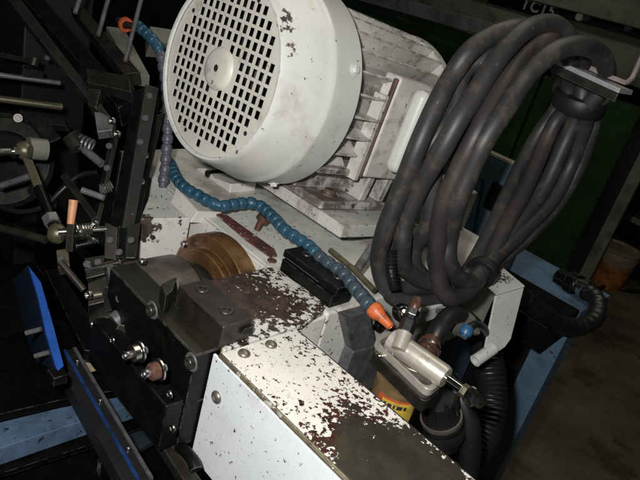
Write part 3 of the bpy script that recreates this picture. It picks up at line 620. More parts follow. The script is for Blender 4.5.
ls = solo('bent_strip', MB().tube([at(590, 68, d=.745), at(608, 76, d=.74), at(626, 83, d=.735)], 0.0030, 6).tube([at(626, 83, d=.735), at(632, 78, d=.735), at(645, 50, d=.735)], 0.0032, 6), mat('pinkish_steel', (0.42, 0.35, 0.33), 0.4, 0.5, 0.2, 50, 0.1),
          'pale bent wire strip above the angle bar at the right edge', 'strip', ls0)

# ================================================================ white bracket with curled end
br0 = at(475, 362, d=0.79)
br = thing('curled_bracket', 'white painted hanging bracket with rust-flecked top flange and curled lower end', 'bracket', br0)
m_br = mat('bracket_paint', (0.50, 0.51, 0.49), 0.42, 0, 0.12, 20, 0.25, chips=((0.06, 0.03, 0.02), 300, 0.67), org=br0, patches=[(at(503, 281, d=.80), (0.016, 0.016, 0.016), 0.20)])
TL, TR, BR_, BL = at(496, 296, d=.765), at(524, 288, d=.785), at(505, 347, d=.785), at(482, 363, d=.765)
nrm = (TR - TL).cross(BL - TL).normalized()
if nrm.dot(EYE - TL) < 0: nrm = -nrm
part('hanging_plate', MB().prism([TL, TR, at(511, 339, d=.786), BR_, BL], -nrm * 0.003), m_br, br, 0.0006)
FL, FR = at(487, 287, d=.80), at(502, 269, d=.83)
part('top_flange', MB().prism([TL + V((0, 0, 0.0005)), TR + V((0, 0, 0.0005)), FR, FL], V((0, 0, 0.003))), m_br, br, 0.0006)
axc = (BR_ - BL).normalized(); cc_ = BL - V((0, 0, 0.0045)) - axc * 0.0
part('curled_end', MB().lathe(at(475, 361, d=.757) , axc, [(0, 0.0055), (0, 0.0078), (0.034, 0.0078), (0.034, 0.0055)], 28, closed=True), m_br, br)

# ================================================================ oil lubricator with silver cylinder
lu0 = at(405, 400, d=0.63)
lu = thing('lubricator', 'silver air lubricator with oblong lid, amber bowl and chrome end knob', 'lubricator', lu0)
zl = 0.958
crn = [at(*q, Z=zl) for q in ((371, 345), (427, 399), (444, 385), (388, 335))]
cen = sum(crn, V()) / 4
def rrect(cs, k=0.3, n=6):
    out = []; m_ = len(cs)
    for i in range(m_):
        p, a, b = cs[i], cs[i - 1], cs[(i + 1) % m_]
        ka = min(0.5, 0.011 / (a - p).length); kb = min(0.5, 0.011 / (b - p).length)
        s, e = p.lerp(a, ka), p.lerp(b, kb)
        for t in range(n + 1):
            t /= n; out.append(s * (1 - t) ** 2 + p * 2 * t * (1 - t) + e * t * t)
    return out
ou = rrect(crn); inn = [cen + (p - cen) * 0.86 for p in ou]
n_ = len(ou); rim = MB(); hh = V((0, 0, 0.008))
rim.add(ou + inn + [p + hh for p in ou] + [p + hh for p in inn],
        [(i, (i + 1) % n_, n_ + (i + 1) % n_, n_ + i) for i in range(n_)] + [(2 * n_ + i, 3 * n_ + i, 3 * n_ + (i + 1) % n_, 2 * n_ + (i + 1) % n_) for i in range(n_)] +
        [(i, 2 * n_ + i, 2 * n_ + (i + 1) % n_, (i + 1) % n_) for i in range(n_)] + [(n_ + i, n_ + (i + 1) % n_, 3 * n_ + (i + 1) % n_, 3 * n_ + i) for i in range(n_)])
part('lid_rim', rim, 'silver_paint', lu, 0.0006)
part('lid_plate', MB().prism([cen + (p - cen) * 0.95 - V((0, 0, 0.001)) for p in ou], (0, 0, -0.004)), 'dull_silver', lu)
part('lid_skirt', MB().prism([cen + (p - cen) * 1.0 - V((0, 0, 0.0055)) for p in ou], (0, 0, -0.014)), 'oily_steel', lu, 0.001)
ax_ = (crn[1] - crn[0]).normalized(); sd_ = (crn[3] - crn[0]).normalized()
# lens shaped rib on the lid
A, B = at(390, 356, Z=zl), at(431, 384, Z=zl); ln = []
for i in range(13):
    t = i / 12; ln.append(A.lerp(B, t) - sd_ * 0.0135 * math.sin(PI * t))
part('lid_rib', MB().prism(ln, (0, 0, 0.010)), 'dull_silver', lu, 0.0012)
for a, b in ((380, 355), (423, 387)): bolt('dome', 0.0045, 'bright_steel', lu, at(a, b, Z=zl), (0, 0, 1), 'screw')
ca, cbb = at(391, 339, Z=0.978), at(446, 378, Z=0.978); dca = (cbb - ca).normalized(); Lc = (cbb - ca).length
part('cylinder', MB().lathe(ca, dca, [(0, 0.006), (0, 0.0105), (0.0015, 0.0125), (0.012, 0.0125), (0.0125, 0.0118), (Lc - 0.004, 0.0118), (Lc, 0.0105), (Lc, 0.005)], 32), 'silver_paint', lu)
part('piston_rod', MB().cyl(cbb - dca * 0.002, cbb + dca * 0.020, 0.0042, n=16), 'chrome', lu)
part('rod_nut', MB().lathe(cbb + dca * 0.018, dca, [(0, 0.0072), (0.006, 0.0072)], 6), 'olive_metal', lu, 0.0005)
part('knob', MB().lathe(cbb + dca * 0.024, dca, [(0, 0.005), (0.001, 0.0085), (0.002, 0.0088), (0.010, 0.0088), (0.0115, 0.0078), (0.012, 0.006), (0.017, 0.0058), (0.018, 0.0045)], 8), 'chrome', lu)
pb = at(400, 346, Z=0.985); pt_ = at(409, 322, d=(pb - EYE).dot(RM @ V((0, 0, 1))) + 0.01)
dv = (pt_ - pb).normalized(); Lp = (pt_ - pb).length
part('port', MB().cyl(pb - dv * 0.004, pb + dv * Lp * 0.55, 0.0078), 'silver_paint', lu)
part('port_fitting', MB().lathe(pb + dv * Lp * 0.55, dv, [(0, 0.0085), (Lp * 0.5, 0.0085), (Lp * 0.55, 0.006), (Lp * 0.8, 0.006)], 6), 'black_rubber', lu, 0.0006)
part('port_nut', MB().lathe(pb + dv * Lp * 1.25, dv, [(0, 0.0076), (0.007, 0.0076)], 6), 'bright_steel', lu, 0.0005)
part('port_stem', MB().lathe(pb + dv * Lp * 1.2, dv, [(0, 0.0048), (0.012, 0.0048), (0.013, 0.0056), (0.022, 0.0052)], 14), 'copper', lu)
# amber bowl below, with its label
bc = cen - V((0, 0, 0.0195))
part('bowl', MB().lathe(bc - V((0, 0, 0.075)), (0, 0, 1), [(0, 0.010), (0.004, 0.020), (0.012, 0.0245), (0.070, 0.0255), (0.075, 0.0255)], 36), 'amber', lu)
toeye = (EYE - bc); a0 = math.atan2(toeye.y, toeye.x) + R(8)
def patch(z0, z1, a0_, a1_, r, nm, m, par, k=14):
    vs = []; fs = []
    for i in range(k + 1):
        a_ = a0_ + (a1_ - a0_) * i / k
        for (z, rr) in ((z0, r), (z1, r), (z1, r - 0.0006), (z0, r - 0.0006)): vs.append(bc + V((math.cos(a_) * rr, math.sin(a_) * rr, z)))
    for i in range(k):
        for j in range(4): fs.append((i * 4 + j, i * 4 + (j + 1) % 4, i * 4 + 4 + (j + 1) % 4, i * 4 + 4 + j))
    fs += [(0, 1, 2, 3), (k * 4 + 3, k * 4 + 2, k * 4 + 1, k * 4)]
    return part(nm, MB().add(vs, fs), m, par)
lab = patch(-0.046, -0.008, a0 - R(42), a0 + R(50), 0.0266, 'label', M['label_red'], lu)
patch(-0.0435, -0.0105, a0 - R(30), a0 + R(50), 0.0270, 'label_panel', M['label_yellow'], lu)
for r_, (z0, z1) in enumerate(((-0.018, -0.0135), (-0.0285, -0.024), (-0.039, -0.0345))):
    aa = a0 - R(24)
    for k, wd in enumerate(((5, 9, 4, 12, 6), (8, 4, 5, 10), (6, 5, 9, 4, 5))[r_]):
        patch(z0, z1, aa, aa + R(wd), 0.0273, 'label_print', M['ink_and_hole_dark'], lu, 2); aa += R(wd + 4)

# ================================================================ fittings and rags by the coil
cf0 = at(430, 345, d=0.68)
cf = thing('copper_union', 'rust brown pipe union with black rubber elbow behind the silver cylinder', 'pipe fitting', cf0)
part('union', MB().lathe(at(424, 356, d=.675), at(434, 336, d=.70) - at(424, 356, d=.675), [(0, 0.0115), (0.012, 0.0115), (0.013, 0.0135), (0.020, 0.0135), (0.021, 0.011), (0.026, 0.011)], 22), 'copper', cf)
part('clip', MB().lathe(at(428, 350, d=.68), at(434, 336, d=.70) - at(424, 356, d=.675), [(0, 0.0125), (0, 0.0142), (0.003, 0.0142), (0.003, 0.0125)], 22, closed=True), 'bright_steel', cf)
part('elbow', MB().tube(cr(pxs([(434, 340, .70), (441, 326, .705), (450, 316, .72), (462, 316, .74), (474, 326, .77)])), 0.0115, 16), 'black_rubber', cf)
rg = MB(); random.seed(3)
cpt = at(459, 322, d=.74); nu, nv_ = 16, 10; vs = []
for i in range(nu):
    for j in range(nv_):
        th = 2 * PI * i / nu; ph = PI * (j + 0.5) / nv_
        rr = 0.017 * (1 + 0.22 * math.sin(3 * th + 2 * ph) + 0.16 * math.sin(7 * th - 3 * ph))
        vs.append(cpt + V((math.cos(th) * math.sin(ph) * rr * 1.5, math.sin(th) * math.sin(ph) * rr * 0.9, math.cos(ph) * rr * 0.8)))
fs = [(i * nv_ + j, ((i + 1) % nu) * nv_ + j, ((i + 1) % nu) * nv_ + j + 1, i * nv_ + j + 1) for i in range(nu) for j in range(nv_ - 1)]
rg.add(vs, fs + [tuple(i * nv_ for i in range(nu)), tuple(i * nv_ + nv_ - 1 for i in range(nu))])
solo('oily_rag', rg, 'rag', 'crumpled dark oily rag tucked between pipe union and white bracket', 'rag', cpt)
pf0 = at(468, 328, d=.70)
pf = thing('push_fitting', 'small bright blue push-in pipe fitting beside the oily rag', 'pipe fitting', pf0)
part('release_collar', MB().lathe(at(464, 335, d=.715), at(473, 320, d=.72) - at(464, 335, d=.715), [(0, 0.005), (0, 0.0065), (0.004, 0.008), (0.008, 0.008), (0.012, 0.0065), (0.012, 0.005)], 20, closed=True), 'cyan_plastic', pf)
part('tube_stub', MB().tube(cr(pxs([(468, 329, .718), (476, 325, .73), (484, 330, .76), (486, 345, .80)])), 0.0058, 12), 'black_rubber', pf)
bn = thing('banjo_bolt', 'dark oily banjo bolt with bright tip under the cables near the nozzle', 'bolt', at(404, 311, d=.66))
part('banjo_body', MB().lathe(at(396, 316, d=.66), at(412, 306, d=.67) - at(396, 316, d=.66), [(0, 0.007), (0.003, 0.010), (0.012, 0.010), (0.016, 0.007)], 18), 'black_steel', bn)
bolt('dome', 0.006, 'chrome', bn, at(404, 311, d=.650), EYE - at(404, 311, d=.65), 'bright_tip')
sg = solo('spring_sleeve', MB().tube(cr(pxs([(392, 250, .70), (391, 270, .70), (395, 290, .70)]), 24), (lambda i: 0.0062 + 0.0012 * math.sin(i * 1.6)), 12), 'black_rubber', 'thin black corrugated sleeve between the first cable turns', 'sleeve', at(395, 290, d=.70))

# ================================================================ corrugated hose, filter body and ring
def corr(pts, r, amp, n_r, nm, lab, cat, m='black_rubber', k=28):
    path = cr(pts, k); N_ = len(path)
    return solo(nm, MB().tube(path, (lambda i: r + amp * math.sin(2 * PI * n_r * i / N_)), 22), m, lab, cat, path[-1])
corr(pxs([(482, 330, .89), (486, 352, .875), (490, 376, .86), (491, 402, .85), (486, 430, .84), (472, 456, .83), (446, 478, .82), (410, 505, .81)]), 0.0225, 0.0013, 40, 'corrugated_hose', 'thick black corrugated hose dropping below the curled bracket', 'hose')
fb0 = at(440, 440, d=0.66)
fb = thing('filter_cup', 'black round filter cup with steel clamp ring beside the lubricator bowl', 'filter', fb0)
fa, fz = at(438, 398, d=.655), at(447, 450, d=.70); fd = (fz - fa)
part('cup', MB().lathe(fa, fd, [(0, 0.012), (0.002, 0.018), (0.030, 0.021), (0.034, 0.024), (0.040, 0.024), (0.044, 0.021), (0.05, 0.024), (0.058, 0.024), (0.062, 0.019), (0.075, 0.017)], 28), 'black_rubber', fb)
part('clamp_ring', MB().lathe(fa + fd.normalized() * 0.028, fd, [(0, 0.0215), (0, 0.0235), (0.003, 0.0242), (0.0055, 0.0235), (0.0055, 0.0215)], 40, closed=True), 'dull_silver', fb)
for k in range(5):
    a_ = k * 0.7 - 1.2; t_ = fd.normalized(); s_ = t_.cross(RM @ V((0, 0, 1))).normalized(); f_ = -(RM @ V((0, 0, 1)))
    o_ = (s_ * math.sin(a_) + f_ * math.cos(a_)) * 0.0205
    part('cup_rib', MB().cyl(fa + o_ + t_ * 0.003, fa + o_ + t_ * 0.026, 0.0025, n=8), 'black_rubber', fb)
solo('drain_hose', MB().tube(cr(pxs([(447, 378, .70), (462, 402, .69), (470, 430, .69), (468, 470, .70), (455, 510, .71)])), 0.0125, 16), 'black_rubber', 'plain black hose behind the chrome knob', 'hose', at(455, 510, d=.71))

# ================================================================ blue stand, elbow hose
st0 = at(560, 330, Y=1.14)
st = thing('machine_stand', 'chalky blue steel stand with horizontal beam and upright leg right of the bracket', 'stand', (st0.x, st0.y, 0))
xr = at(581, 312, Y=1.14)
part('beam', MB().box((xr.x - 0.40, 1.14, xr.z - 0.045), (xr.x, 1.30, xr.z)), 'cabinet_blue', st, 0.002)
part('leg', MB().box((xr.x - 0.055, 1.145, 0.0), (xr.x - 0.002, 1.20, xr.z - 0.0455)), 'cabinet_blue', st, 0.002)
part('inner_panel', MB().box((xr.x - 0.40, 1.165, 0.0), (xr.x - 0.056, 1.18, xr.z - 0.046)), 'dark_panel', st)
part('cross_beam', MB().box((-0.62, 0.985, 0.79), (xr.x + 0.0, 1.13, 0.84)), 'black_steel', st, 0.002)
el = thing('elbow_hose', 'fat black rubber hose looping back with a steel clamp at its end', 'hose', at(590, 325, d=1.1))
part('hose_tube', MB().tube(cr(pxs([(524, 298, 1.02), (540, 312, 1.05), (560, 324, 1.08), (580, 327, 1.11), (595, 318, 1.14), (597, 301, 1.17), (586, 290, 1.2), (574, 284, 1.22)]), 16), (lambda i: 0.0168 + 0.0007 * math.sin(i * 1.05)), 22), 'black_rubber', el)
a, b = at(588, 291, d=1.195), at(580, 287, d=1.215)
part('hose_clamp', MB().lathe(a, b - a, [(0, 0.0185), (0, 0.0215), (0.012, 0.0215), (0.012, 0.0185)], 30, closed=True), 'bright_steel', el)
part('clamp_screw', MB().cyl(at(577, 281, d=1.17), at(587, 285, d=1.17), 0.006), 'bright_steel', el)
part('hose_nut', MB().lathe(at(578, 286, d=1.215), at(566, 280, d=1.24) - at(578, 286, d=1.215), [(0, 0.024), (0.02, 0.024), (0.021, 0.018), (0.05, 0.018)], 8), 'black_steel', el)
# blue box behind the cables
bb_r = at(525, 171, Y=1.0)
bx = thing('blue_guard', 'dull blue upright sheet guard with pale top edge seen through the cable coil', 'guard', (-0.7, 1.01, 0.0))
part('guard_sheet', MB().box((bb_r.x - 0.30, 1.0, 0.0), (bb_r.x, 1.012, bb_r.z)), 'cabinet_blue', bx, 0.003)
part('side_sheet', MB().box((bb_r.x - 0.012, 1.0125, 0.0), (bb_r.x, 1.13, bb_r.z - 0.001)), 'cabinet_blue', bx, 0.002)
part('top_trim', MB().box((bb_r.x - 0.303, 0.997, bb_r.z + 0.0005), (bb_r.x + 0.004, 1.014, bb_r.z + 0.006)), 'silver_paint', bx, 0.001)
part('stiffener', MB().prism([at(476, 178, Y=0.9995), at(484, 180, Y=0.9995), at(468, 262, Y=0.9995), at(460, 262, Y=0.9995)], (0, -0.006, 0)), 'cabinet_blue', bx, 0.002)
part('hinge', MB().box((bb_r.x - 0.045, 0.990, bb_r.z - 0.09), (bb_r.x - 0.012, 0.9995, bb_r.z - 0.04)), 'black_steel', bx, 0.001)
part('hinge', MB().box((bb_r.x - 0.045, 0.990, bb_r.z - 0.20), (bb_r.x - 0.012, 0.9995, bb_r.z - 0.15)), 'black_steel', bx, 0.001)

# ================================================================ green machine behind, with its number plate
YG = 3.4
gm0 = V((-2.0, YG + 0.4, 0))
gr = thing('green_machine', 'dark green lathe cabinet across the aisle with TC15 number plate', 'machine', gm0)
pr = at(640, 150, Y=YG)
gx = at(600, 215, Y=YG).x
part('cabinet', MB().box((-5.2, YG + 0.02, 0.05), (gx - 0.04, YG + 0.9, 1.18)), 'green_paint', gr, 0.01)
part('plinth', MB().box((-5.2, YG + 0.06, 0.0), (gx - 0.06, YG + 0.9, 0.0495)), 'dark_panel', gr)
zt = at(540, 32, Y=YG).z
part('header_beam', MB().box((-5.2, YG - 0.05, zt - 0.12), (gx + 0.6, YG + 0.5, zt + 0.10)), 'olive_grey', gr, 0.006)
part('upper_beam', MB().box((-5.2, YG - 0.12, zt + 0.14), (gx + 0.6, YG + 0.5, zt + 0.36)), 'olive_grey', gr, 0.006)
part('recess', MB().box((-5.2, YG + 0.12, zt - 0.5), (gx + 0.5, YG + 0.5, zt - 0.1205)), 'dark_panel', gr)
part('corner_post', MB().box((gx - 0.035, YG - 0.03, 0.0), (gx + 0.045, YG + 0.05, zt - 0.1205)), 'dark_panel', gr, 0.004)
part('corner_trim', MB().box((gx + 0.0455, YG - 0.028, 0.0), (gx + 0.11, YG + 0.0, zt - 0.1205)), 'olive_grey', gr, 0.003)
ra, rb = at(352, -8, Y=YG - 0.16), at(512, 36, Y=YG - 0.16)
part('grey_rail', MB().bar(ra, rb, V((0, 0.04, 0)), V((0, 0, 0.040))), mat('rail_grey', (0.15, 0.165, 0.18), 0.5, 0, 0.25, 6, 0.1, stain=((0.05, 0.05, 0.05), 8, 0.5, 0.6)), gr, 0.006)
part('yellow_strip', MB().bar(at(398, 17, Y=YG - 0.02), at(430, 30, Y=YG - 0.02), V((0, 0.01, 0)), V((0, 0, 0.008))), 'olive_metal', gr, 0.002)
for k, (a, b) in enumerate(((470, 60), (498, 96), (545, 112), (520, 130))):
    c = at(a, b, Y=YG + 0.0); part('panel_seam', MB().box((c.x - 0.006, YG + 0.012, 0.10), (c.x + 0.006, YG + 0.0198, 1.12)), 'dark_panel', gr)
# plate
s0, s1 = at(487, 3, Y=YG - 0.056), at(558, 15, Y=YG - 0.056)
ph = 0.075; pcx = (s0.x + s1.x) / 2; pcz = (s0.z + s1.z) / 2 + 0.016
wS = s1.x - s0.x
plq = part('number_plate', MB().box((s0.x, YG - 0.056, pcz - ph / 2), (s1.x, YG - 0.0505, pcz + ph / 2)), 'sign_black', gr, 0.001)
fr = MB()
for lo, hi in (((s0.x, pcz - ph / 2), (s1.x, pcz - ph / 2 + 0.005)), ((s0.x, pcz + ph / 2 - 0.005), (s1.x, pcz + ph / 2)), ((s1.x - 0.006, pcz - ph / 2), (s1.x, pcz + ph / 2)), ((s0.x, pcz - ph / 2), (s0.x + 0.006, pcz + ph / 2))):
    fr.box((lo[0], YG - 0.0585, lo[1]), (hi[0], YG - 0.0565, hi[1]))
part('plate_border', fr, 'olive_metal', plq)
cu = bpy.data.curves.new('lettering', 'FONT'); cu.body = 'TC15'; cu.size = 0.080; cu.extrude = 0.0006; cu.offset = 0.0024; cu.align_x = 'RIGHT'; cu.align_y = 'CENTER'; cu.space_character = 1.18
to = bpy.data.objects.new('lettering', cu); C.objects.link(to)
dg = bpy.context.evaluated_depsgraph_get(); tme = bpy.data.meshes.new_from_object(to.evaluated_get(dg)); bpy.data.objects.remove(to)
tmw = Matrix.Translation((s1.x - 0.022, YG - 0.0575, pcz + 0.010)) @ Matrix.Rotation(R(90), 4, 'X')
tme.transform(Matrix.Translation(-gm0) @ tmw); tme.materials.clear(); tme.materials.append(M['sign_white'])
lo_ = bpy.data.objects.new('lettering', tme); C.objects.link(lo_); lo_.parent = plq; ROOT[lo_] = gm0
for a, b in ((580, 17), (588, 17), (629, 28)):
    c = at(a, b, Y=YG - 0.05); part('knob', MB().lathe(c, (0, -1, 0), [(0, 0.022), (0.018, 0.020), (0.022, 0.016)], 18), 'sign_white' if a == 580 else 'grey_steel', gr)
for a, b in ((606, 58), (618, 62), (633, 55)):
    c = at(a, b, Y=YG + 0.118); part('gauge', MB().lathe(c, (0, -1, 0), [(0, 0.03), (0.02, 0.03), (0.022, 0.026)], 20), 'black_steel', gr)

# bucket and loose hose on the floor
bk = at(603, 282, Z=0)
pk = thing('paint_pail', 'orange and tan paint pail standing on the floor beyond the machines', 'pail', bk)
part('pail_body', MB().lathe(bk, (0, 0, 1), [(0.002, 0.10), (0.0, 0.105), (0.15, 0.116), (0.152, 0.116)], 32), 'pail_orange', pk)
part('pail_top', MB().lathe(bk + V((0, 0, 0.1525)), (0, 0, 1), [(0, 0.116), (0.08, 0.122), (0.082, 0.127), (0.093, 0.127), (0.093, 0.117), (0.08, 0.112)], 32), 'pail_white', pk)
part('pail_handle', MB().tube(cr([bk + V((-0.128, 0, 0.22)), bk + V((-0.09, -0.09, 0.17)), bk + V((0.02, -0.132, 0.14)), bk + V((0.11, -0.08, 0.17)), bk + V((0.128, 0, 0.22))]), 0.003, 8), 'grey_steel', pk)
solo('floor_cable', MB().tube(cr([at(650, 292, Z=.012), at(625, 290, Z=.012), at(612, 282, Z=.012), at(600, 288, Z=.012), at(585, 284, Z=.012)]), 0.012, 10), 'black_rubber', 'black cable lying on the dark floor in front of the pail', 'cable', at(612, 282, Z=0))
cr0 = at(655, 215, Z=0.0); cq = at(640, 210, Y=4.2)
ct = thing('steel_rack', 'brown dim rack of stock behind the paint pail at the right edge', 'rack', (cq.x + 0.2, 4.5, 0))
for k in range(5): part('shelf', MB().box((cq.x - 0.25, 4.25, 0.12 + 0.17 * k), (cq.x + 1.3, 4.7, 0.16 + 0.17 * k)), 'tan_card' if k % 2 else 'oily_steel', ct, 0.004)
for xx in (cq.x - 0.25, cq.x + 1.25): part('upright', MB().box((xx, 4.2495, 0), (xx + 0.05, 4.2, 1.0)), 'olive_grey', ct)

# ================================================================ left machine: column, beams, rods, linkage
lm0 = V((-0.72, 0.36, 0.6))
lmn = thing('black_slide', 'black steel slide assembly of bolted plates, springs and beams left of the motor', 'machine slide', lm0)
def slab(pts, th, nm, m='black_steel', bev=0.001, lab=None):
    """plate whose seen face runs through the given pixel/depth corners, th thick away from the eye"""
    P_ = pxs(pts); n = (P_[1] - P_[0]).cross(P_[2] - P_[0]).normalized()
    if n.dot(EYE - P_[0]) < 0: n = -n
    return part(nm, MB().prism(P_, -n * th), m, lmn, bev, lab)
m_col = mat('column_steel', (0.026, 0.025, 0.0235), 0.40, 0.2, 0.35, 30, 0.2, stain=((0.038, 0.034, 0.028), 18, 0.48, 0.6), edge=((0.16, 0.155, 0.145), 0.0016, 0.40, 0.8))
slab([(146, 84, .78), (159, 88, .79), (128, 262, .71), (117, 262, .70)], 0.02, 'column_plate', m_col)
slab([(134, 92, .79), (146, 86, .785), (117, 262, .705), (103, 262, .71)], 0.03, 'column_plate')
slab([(115, 135, .76), (120, 133, .765), (100, 225, .72), (95, 225, .715)], 0.02, 'guide_strip', 'oily_steel')
slab([(150, 118, .80), (165, 112, .82), (141, 212, .78), (130, 210, .76)], 0.03, 'column_back', 'oily_steel')
slab([(86, 68, .82), (129, 76, .80), (131, 92, .78), (87, 82, .80)], 0.03, 'head_block', 'oily_steel')
slab([(89, 88, .79), (101, 89, .79), (96, 108, .77), (88, 104, .77)], 0.02, 'head_lug', 'oily_steel')
slab([(94, 111, .765), (115, 118, .765), (112, 130, .755), (97, 132, .75)], 0.015, 'clamp_plate', 'grey_steel')
slab([(0, -10, .98), (14, -10, .98), (112, 118, .77), (98, 112, .765)], 0.02, 'slide_beam', m_col)
slab([(18, -8, 1.0), (40, -6, 1.0), (132, 100, .80), (118, 108, .785)], 0.03, 'slide_beam')
slab([(70, 6, .95), (84, 8, .95), (140, 72, .84), (124, 74, .83)], 0.02, 'top_bar', 'oily_steel')
slab([(106, 26, .92), (124, 28, .93), (150, 76, .86), (132, 72, .85)], 0.02, 'top_bar', 'olive_grey')
slab([(105, 222, .70), (118, 228, .70), (116, 260, .69), (104, 258, .69)], 0.02, 'lower_block', 'oily_steel')
slab([(119, 226, .70), (127, 228, .71), (124, 258, .695), (117, 258, .69)], 0.02, 'lower_block', 'black_steel')
slab([(128, 226, .71), (141, 222, .73), (136, 258, .70), (126, 258, .70)], 0.03, 'lower_block', 'oily_steel')
slab([(88, 283, .66), (106, 276, .67), (112, 300, .66), (88, 306, .65)], 0.03, 'knuckle_block', 'oily_steel')
slab([(104, 286, .65), (113, 288, .65), (114, 310, .645), (103, 312, .645)], 0.012, 'knuckle_plate', 'black_steel')
for a, b, dd in ((118, 134, .755), (135, 203, .745), (132, 216, .735), (113, 121, .76), (96, 224, .70), (93, 241, .69), (122, 298, .64), (90, 295, .645), (146, 155, .775), (142, 181, .765)):
    pp = at(a, b, d=dd - 0.004); bolt('cap', 0.0048, 'bright_steel' if b < 296 else 'grey_steel', lmn, pp, (EYE - pp).lerp(V((0, -1, 0.1)), 0.6))
# rods
for (x0, y0, x1, y1) in ((84, -14, 75, 13), (109, -4, 98, 36), (142, -4, 125, 62)):
    part('guide_rod', MB().cyl(at(x0, y0, d=.86), at(x1, y1, d=.85), 0.0032, n=12), 'grey_steel', lmn)
# springs and pins
def spring(a, b, r, turns, wr, par, m='grey_steel'):
    a, b = V(a), V(b); t = (b - a); s_ = t.normalized().cross(V((0, 0, 1))).normalized(); f_ = t.normalized().cross(s_); N_ = turns * 12
    return part('spring', MB().tube([a + t * (i / N_) + (s_ * math.cos(2 * PI * i / 12) + f_ * math.sin(2 * PI * i / 12)) * r for i in range(N_ + 1)], wr, 6), m, par)
spring(at(74, 232, d=.68), at(90, 231, d=.69), 0.0085, 6, 0.0014, lmn, 'bright_steel')
spring(at(77, 140, d=.80), at(92, 147, d=.80), 0.009, 4, 0.002, lmn)
part('spring_pin', MB().cyl(at(58, 232, d=.675), at(106, 229, d=.70), 0.004), 'bright_steel', lmn)
part('stop_pin', MB().cyl(at(76, 246, d=.68), at(98, 241, d=.69), 0.0035), 'black_steel', lmn)
part('lever', MB().bar(at(70, 250, d=.68), at(72, 222, d=.675), V((0.003, 0.003, 0)), V((0.003, -0.003, 0))), 'oily_steel', lmn, 0.001)
part('eye_boss', MB().cyl(at(72, 136, d=.80), at(80, 148, d=.80), 0.013), 'oily_steel', lmn)
part('strut', MB().cyl(at(85, 150, d=.80), at(102, 164, d=.79), 0.0055), 'grey_steel', lmn)
solo('orange_peg', MB().tube(cr(pxs([(73.5, 200, .67), (72, 212, .67), (70.5, 224, .67)])), (lambda i: 0.0052 - 0.0001 * i), 10), 'pale_orange', 'small pale orange peg standing above the horizontal spring', 'peg', at(70.5, 224, d=.67), 0.0)
# further plates, rods and fasteners of the slide assembly
slab([(0, 52, .96), (36, 60, .95), (36, 64, .95), (0, 57, .96)], 0.012, 'cross_bar', 'oily_steel')
slab([(0, 112, .90), (64, 120, .89), (66, 126, .885), (0, 119, .895)], 0.015, 'cross_bar', 'oily_steel')
slab([(58, 40, .93), (70, 38, .94), (104, 84, .86), (92, 88, .85)], 0.012, 'slide_strip', 'oily_steel')
slab([(168, 66, .90), (188, 70, .92), (184, 106, .90), (166, 104, .88)], 0.03, 'rear_block', 'oily_steel')
slab([(150, 26, .98), (176, 30, 1.0), (176, 44, .99), (150, 42, .97)], 0.04, 'rear_block', 'olive_grey')
slab([(60, 176, .76), (66, 172, .765), (98, 216, .72), (92, 220, .715)], 0.010, 'tie_strip', 'oily_steel')
slab([(84, 258, .675), (104, 255, .68), (105, 274, .67), (86, 279, .665)], 0.02, 'knuckle_block', 'oily_steel')
slab([(106, 262, .665), (118, 262, .67), (122, 282, .655), (110, 284, .65)], 0.015, 'knuckle_block', 'grey_steel')
slab([(56, 250, .70), (68, 248, .705), (70, 266, .695), (58, 268, .69)], 0.02, 'valve_block', 'olive_metal')
slab([(30, 182, .82), (52, 196, .80), (50, 206, .795), (26, 192, .815)], 0.012, 'shadow_bracket', 'oily_steel')
for (a, b, c_, d_, r_, m_) in ((0, 186, 30, 176, .004, 'grey_steel'), (0, 228, 46, 240, .005, 'oily_steel'), (86, 270, 120, 262, .0035, 'bright_steel'), (60, 262, 84, 290, .004, 'oily_steel'), (82, 190, 104, 198, .0035, 'grey_steel')):
    part('tie_rod', MB().cyl(at(a, b, d=.74 if a < 40 else .665), at(c_, d_, d=.73 if a < 40 else .665), r_, n=12), m_, lmn)
for a, b, dd in ((110, 146, .752), (108, 168, .74), (104, 190, .73), (150, 96, .782), (146, 118, .768), (141, 142, .755), (88, 264, .668), (99, 262, .672), (112, 268, .66), (62, 258, .695), (48, 58, .93), (80, 62, .885), (132, 240, .70), (111, 240, .695), (120, 252, .69)):
    pp = at(a, b, d=dd - 0.003); bolt('cap', 0.0038, 'grey_steel', lmn, pp, (EYE - pp).lerp(V((0, -1, 0.1)), 0.5))
spring(at(100, 190, d=.725), at(112, 186, d=.73), 0.006, 5, 0.0012, lmn, 'grey_steel')
part('air_line', MB().tube(cr(pxs([(-5, 205, .80), (20, 212, .78), (44, 206, .77), (62, 190, .77), (78, 176, .78), (96, 172, .80)])), 0.0034, 10), 'black_rubber', lmn)
# linkage
lk = thing('link_arm', 'olive metal link arm with ball joints at the left edge', 'link arm', at(24, 151, d=.74))
J0, J1 = at(24, 151, d=.74), at(57, 234, d=.685)
part('arm', MB().bar(J0.lerp(J1, .12), J0.lerp(J1, .48), V((0.0045, 0.0045, 0)), V((0.001, -0.001, 0.003))), 'olive_metal', lk, 0.001)
part('arm_end', MB().cyl(J0.lerp(J1, .46), J1, 0.006), 'black_steel', lk)
for J in (J0, J1): part('ball_joint', MB().lathe(J - V((0.006, 0.006, 0)), (1, 1, 0.1), [(0, 0.005), (0.001, 0.009), (0.005, 0.0115), (0.012, 0.0115), (0.016, 0.009), (0.017, 0.004)], 20), 'olive_metal', lk)
part('joint_nut', MB().lathe(J0, at(0, 152, d=.72) - J0, [(0.006, 0.009), (0.014, 0.009)], 6), 'bright_steel', lk)
part('joint_screw', MB().cyl(J0, at(-8, 152, d=.715), 0.0045), 'bright_steel', lk)
part('knuckle', MB().lathe(J0.lerp(J1, .8), J1 - J0, [(0, 0.010), (0.012, 0.010)], 6), 'grey_steel', lk, 0.001)
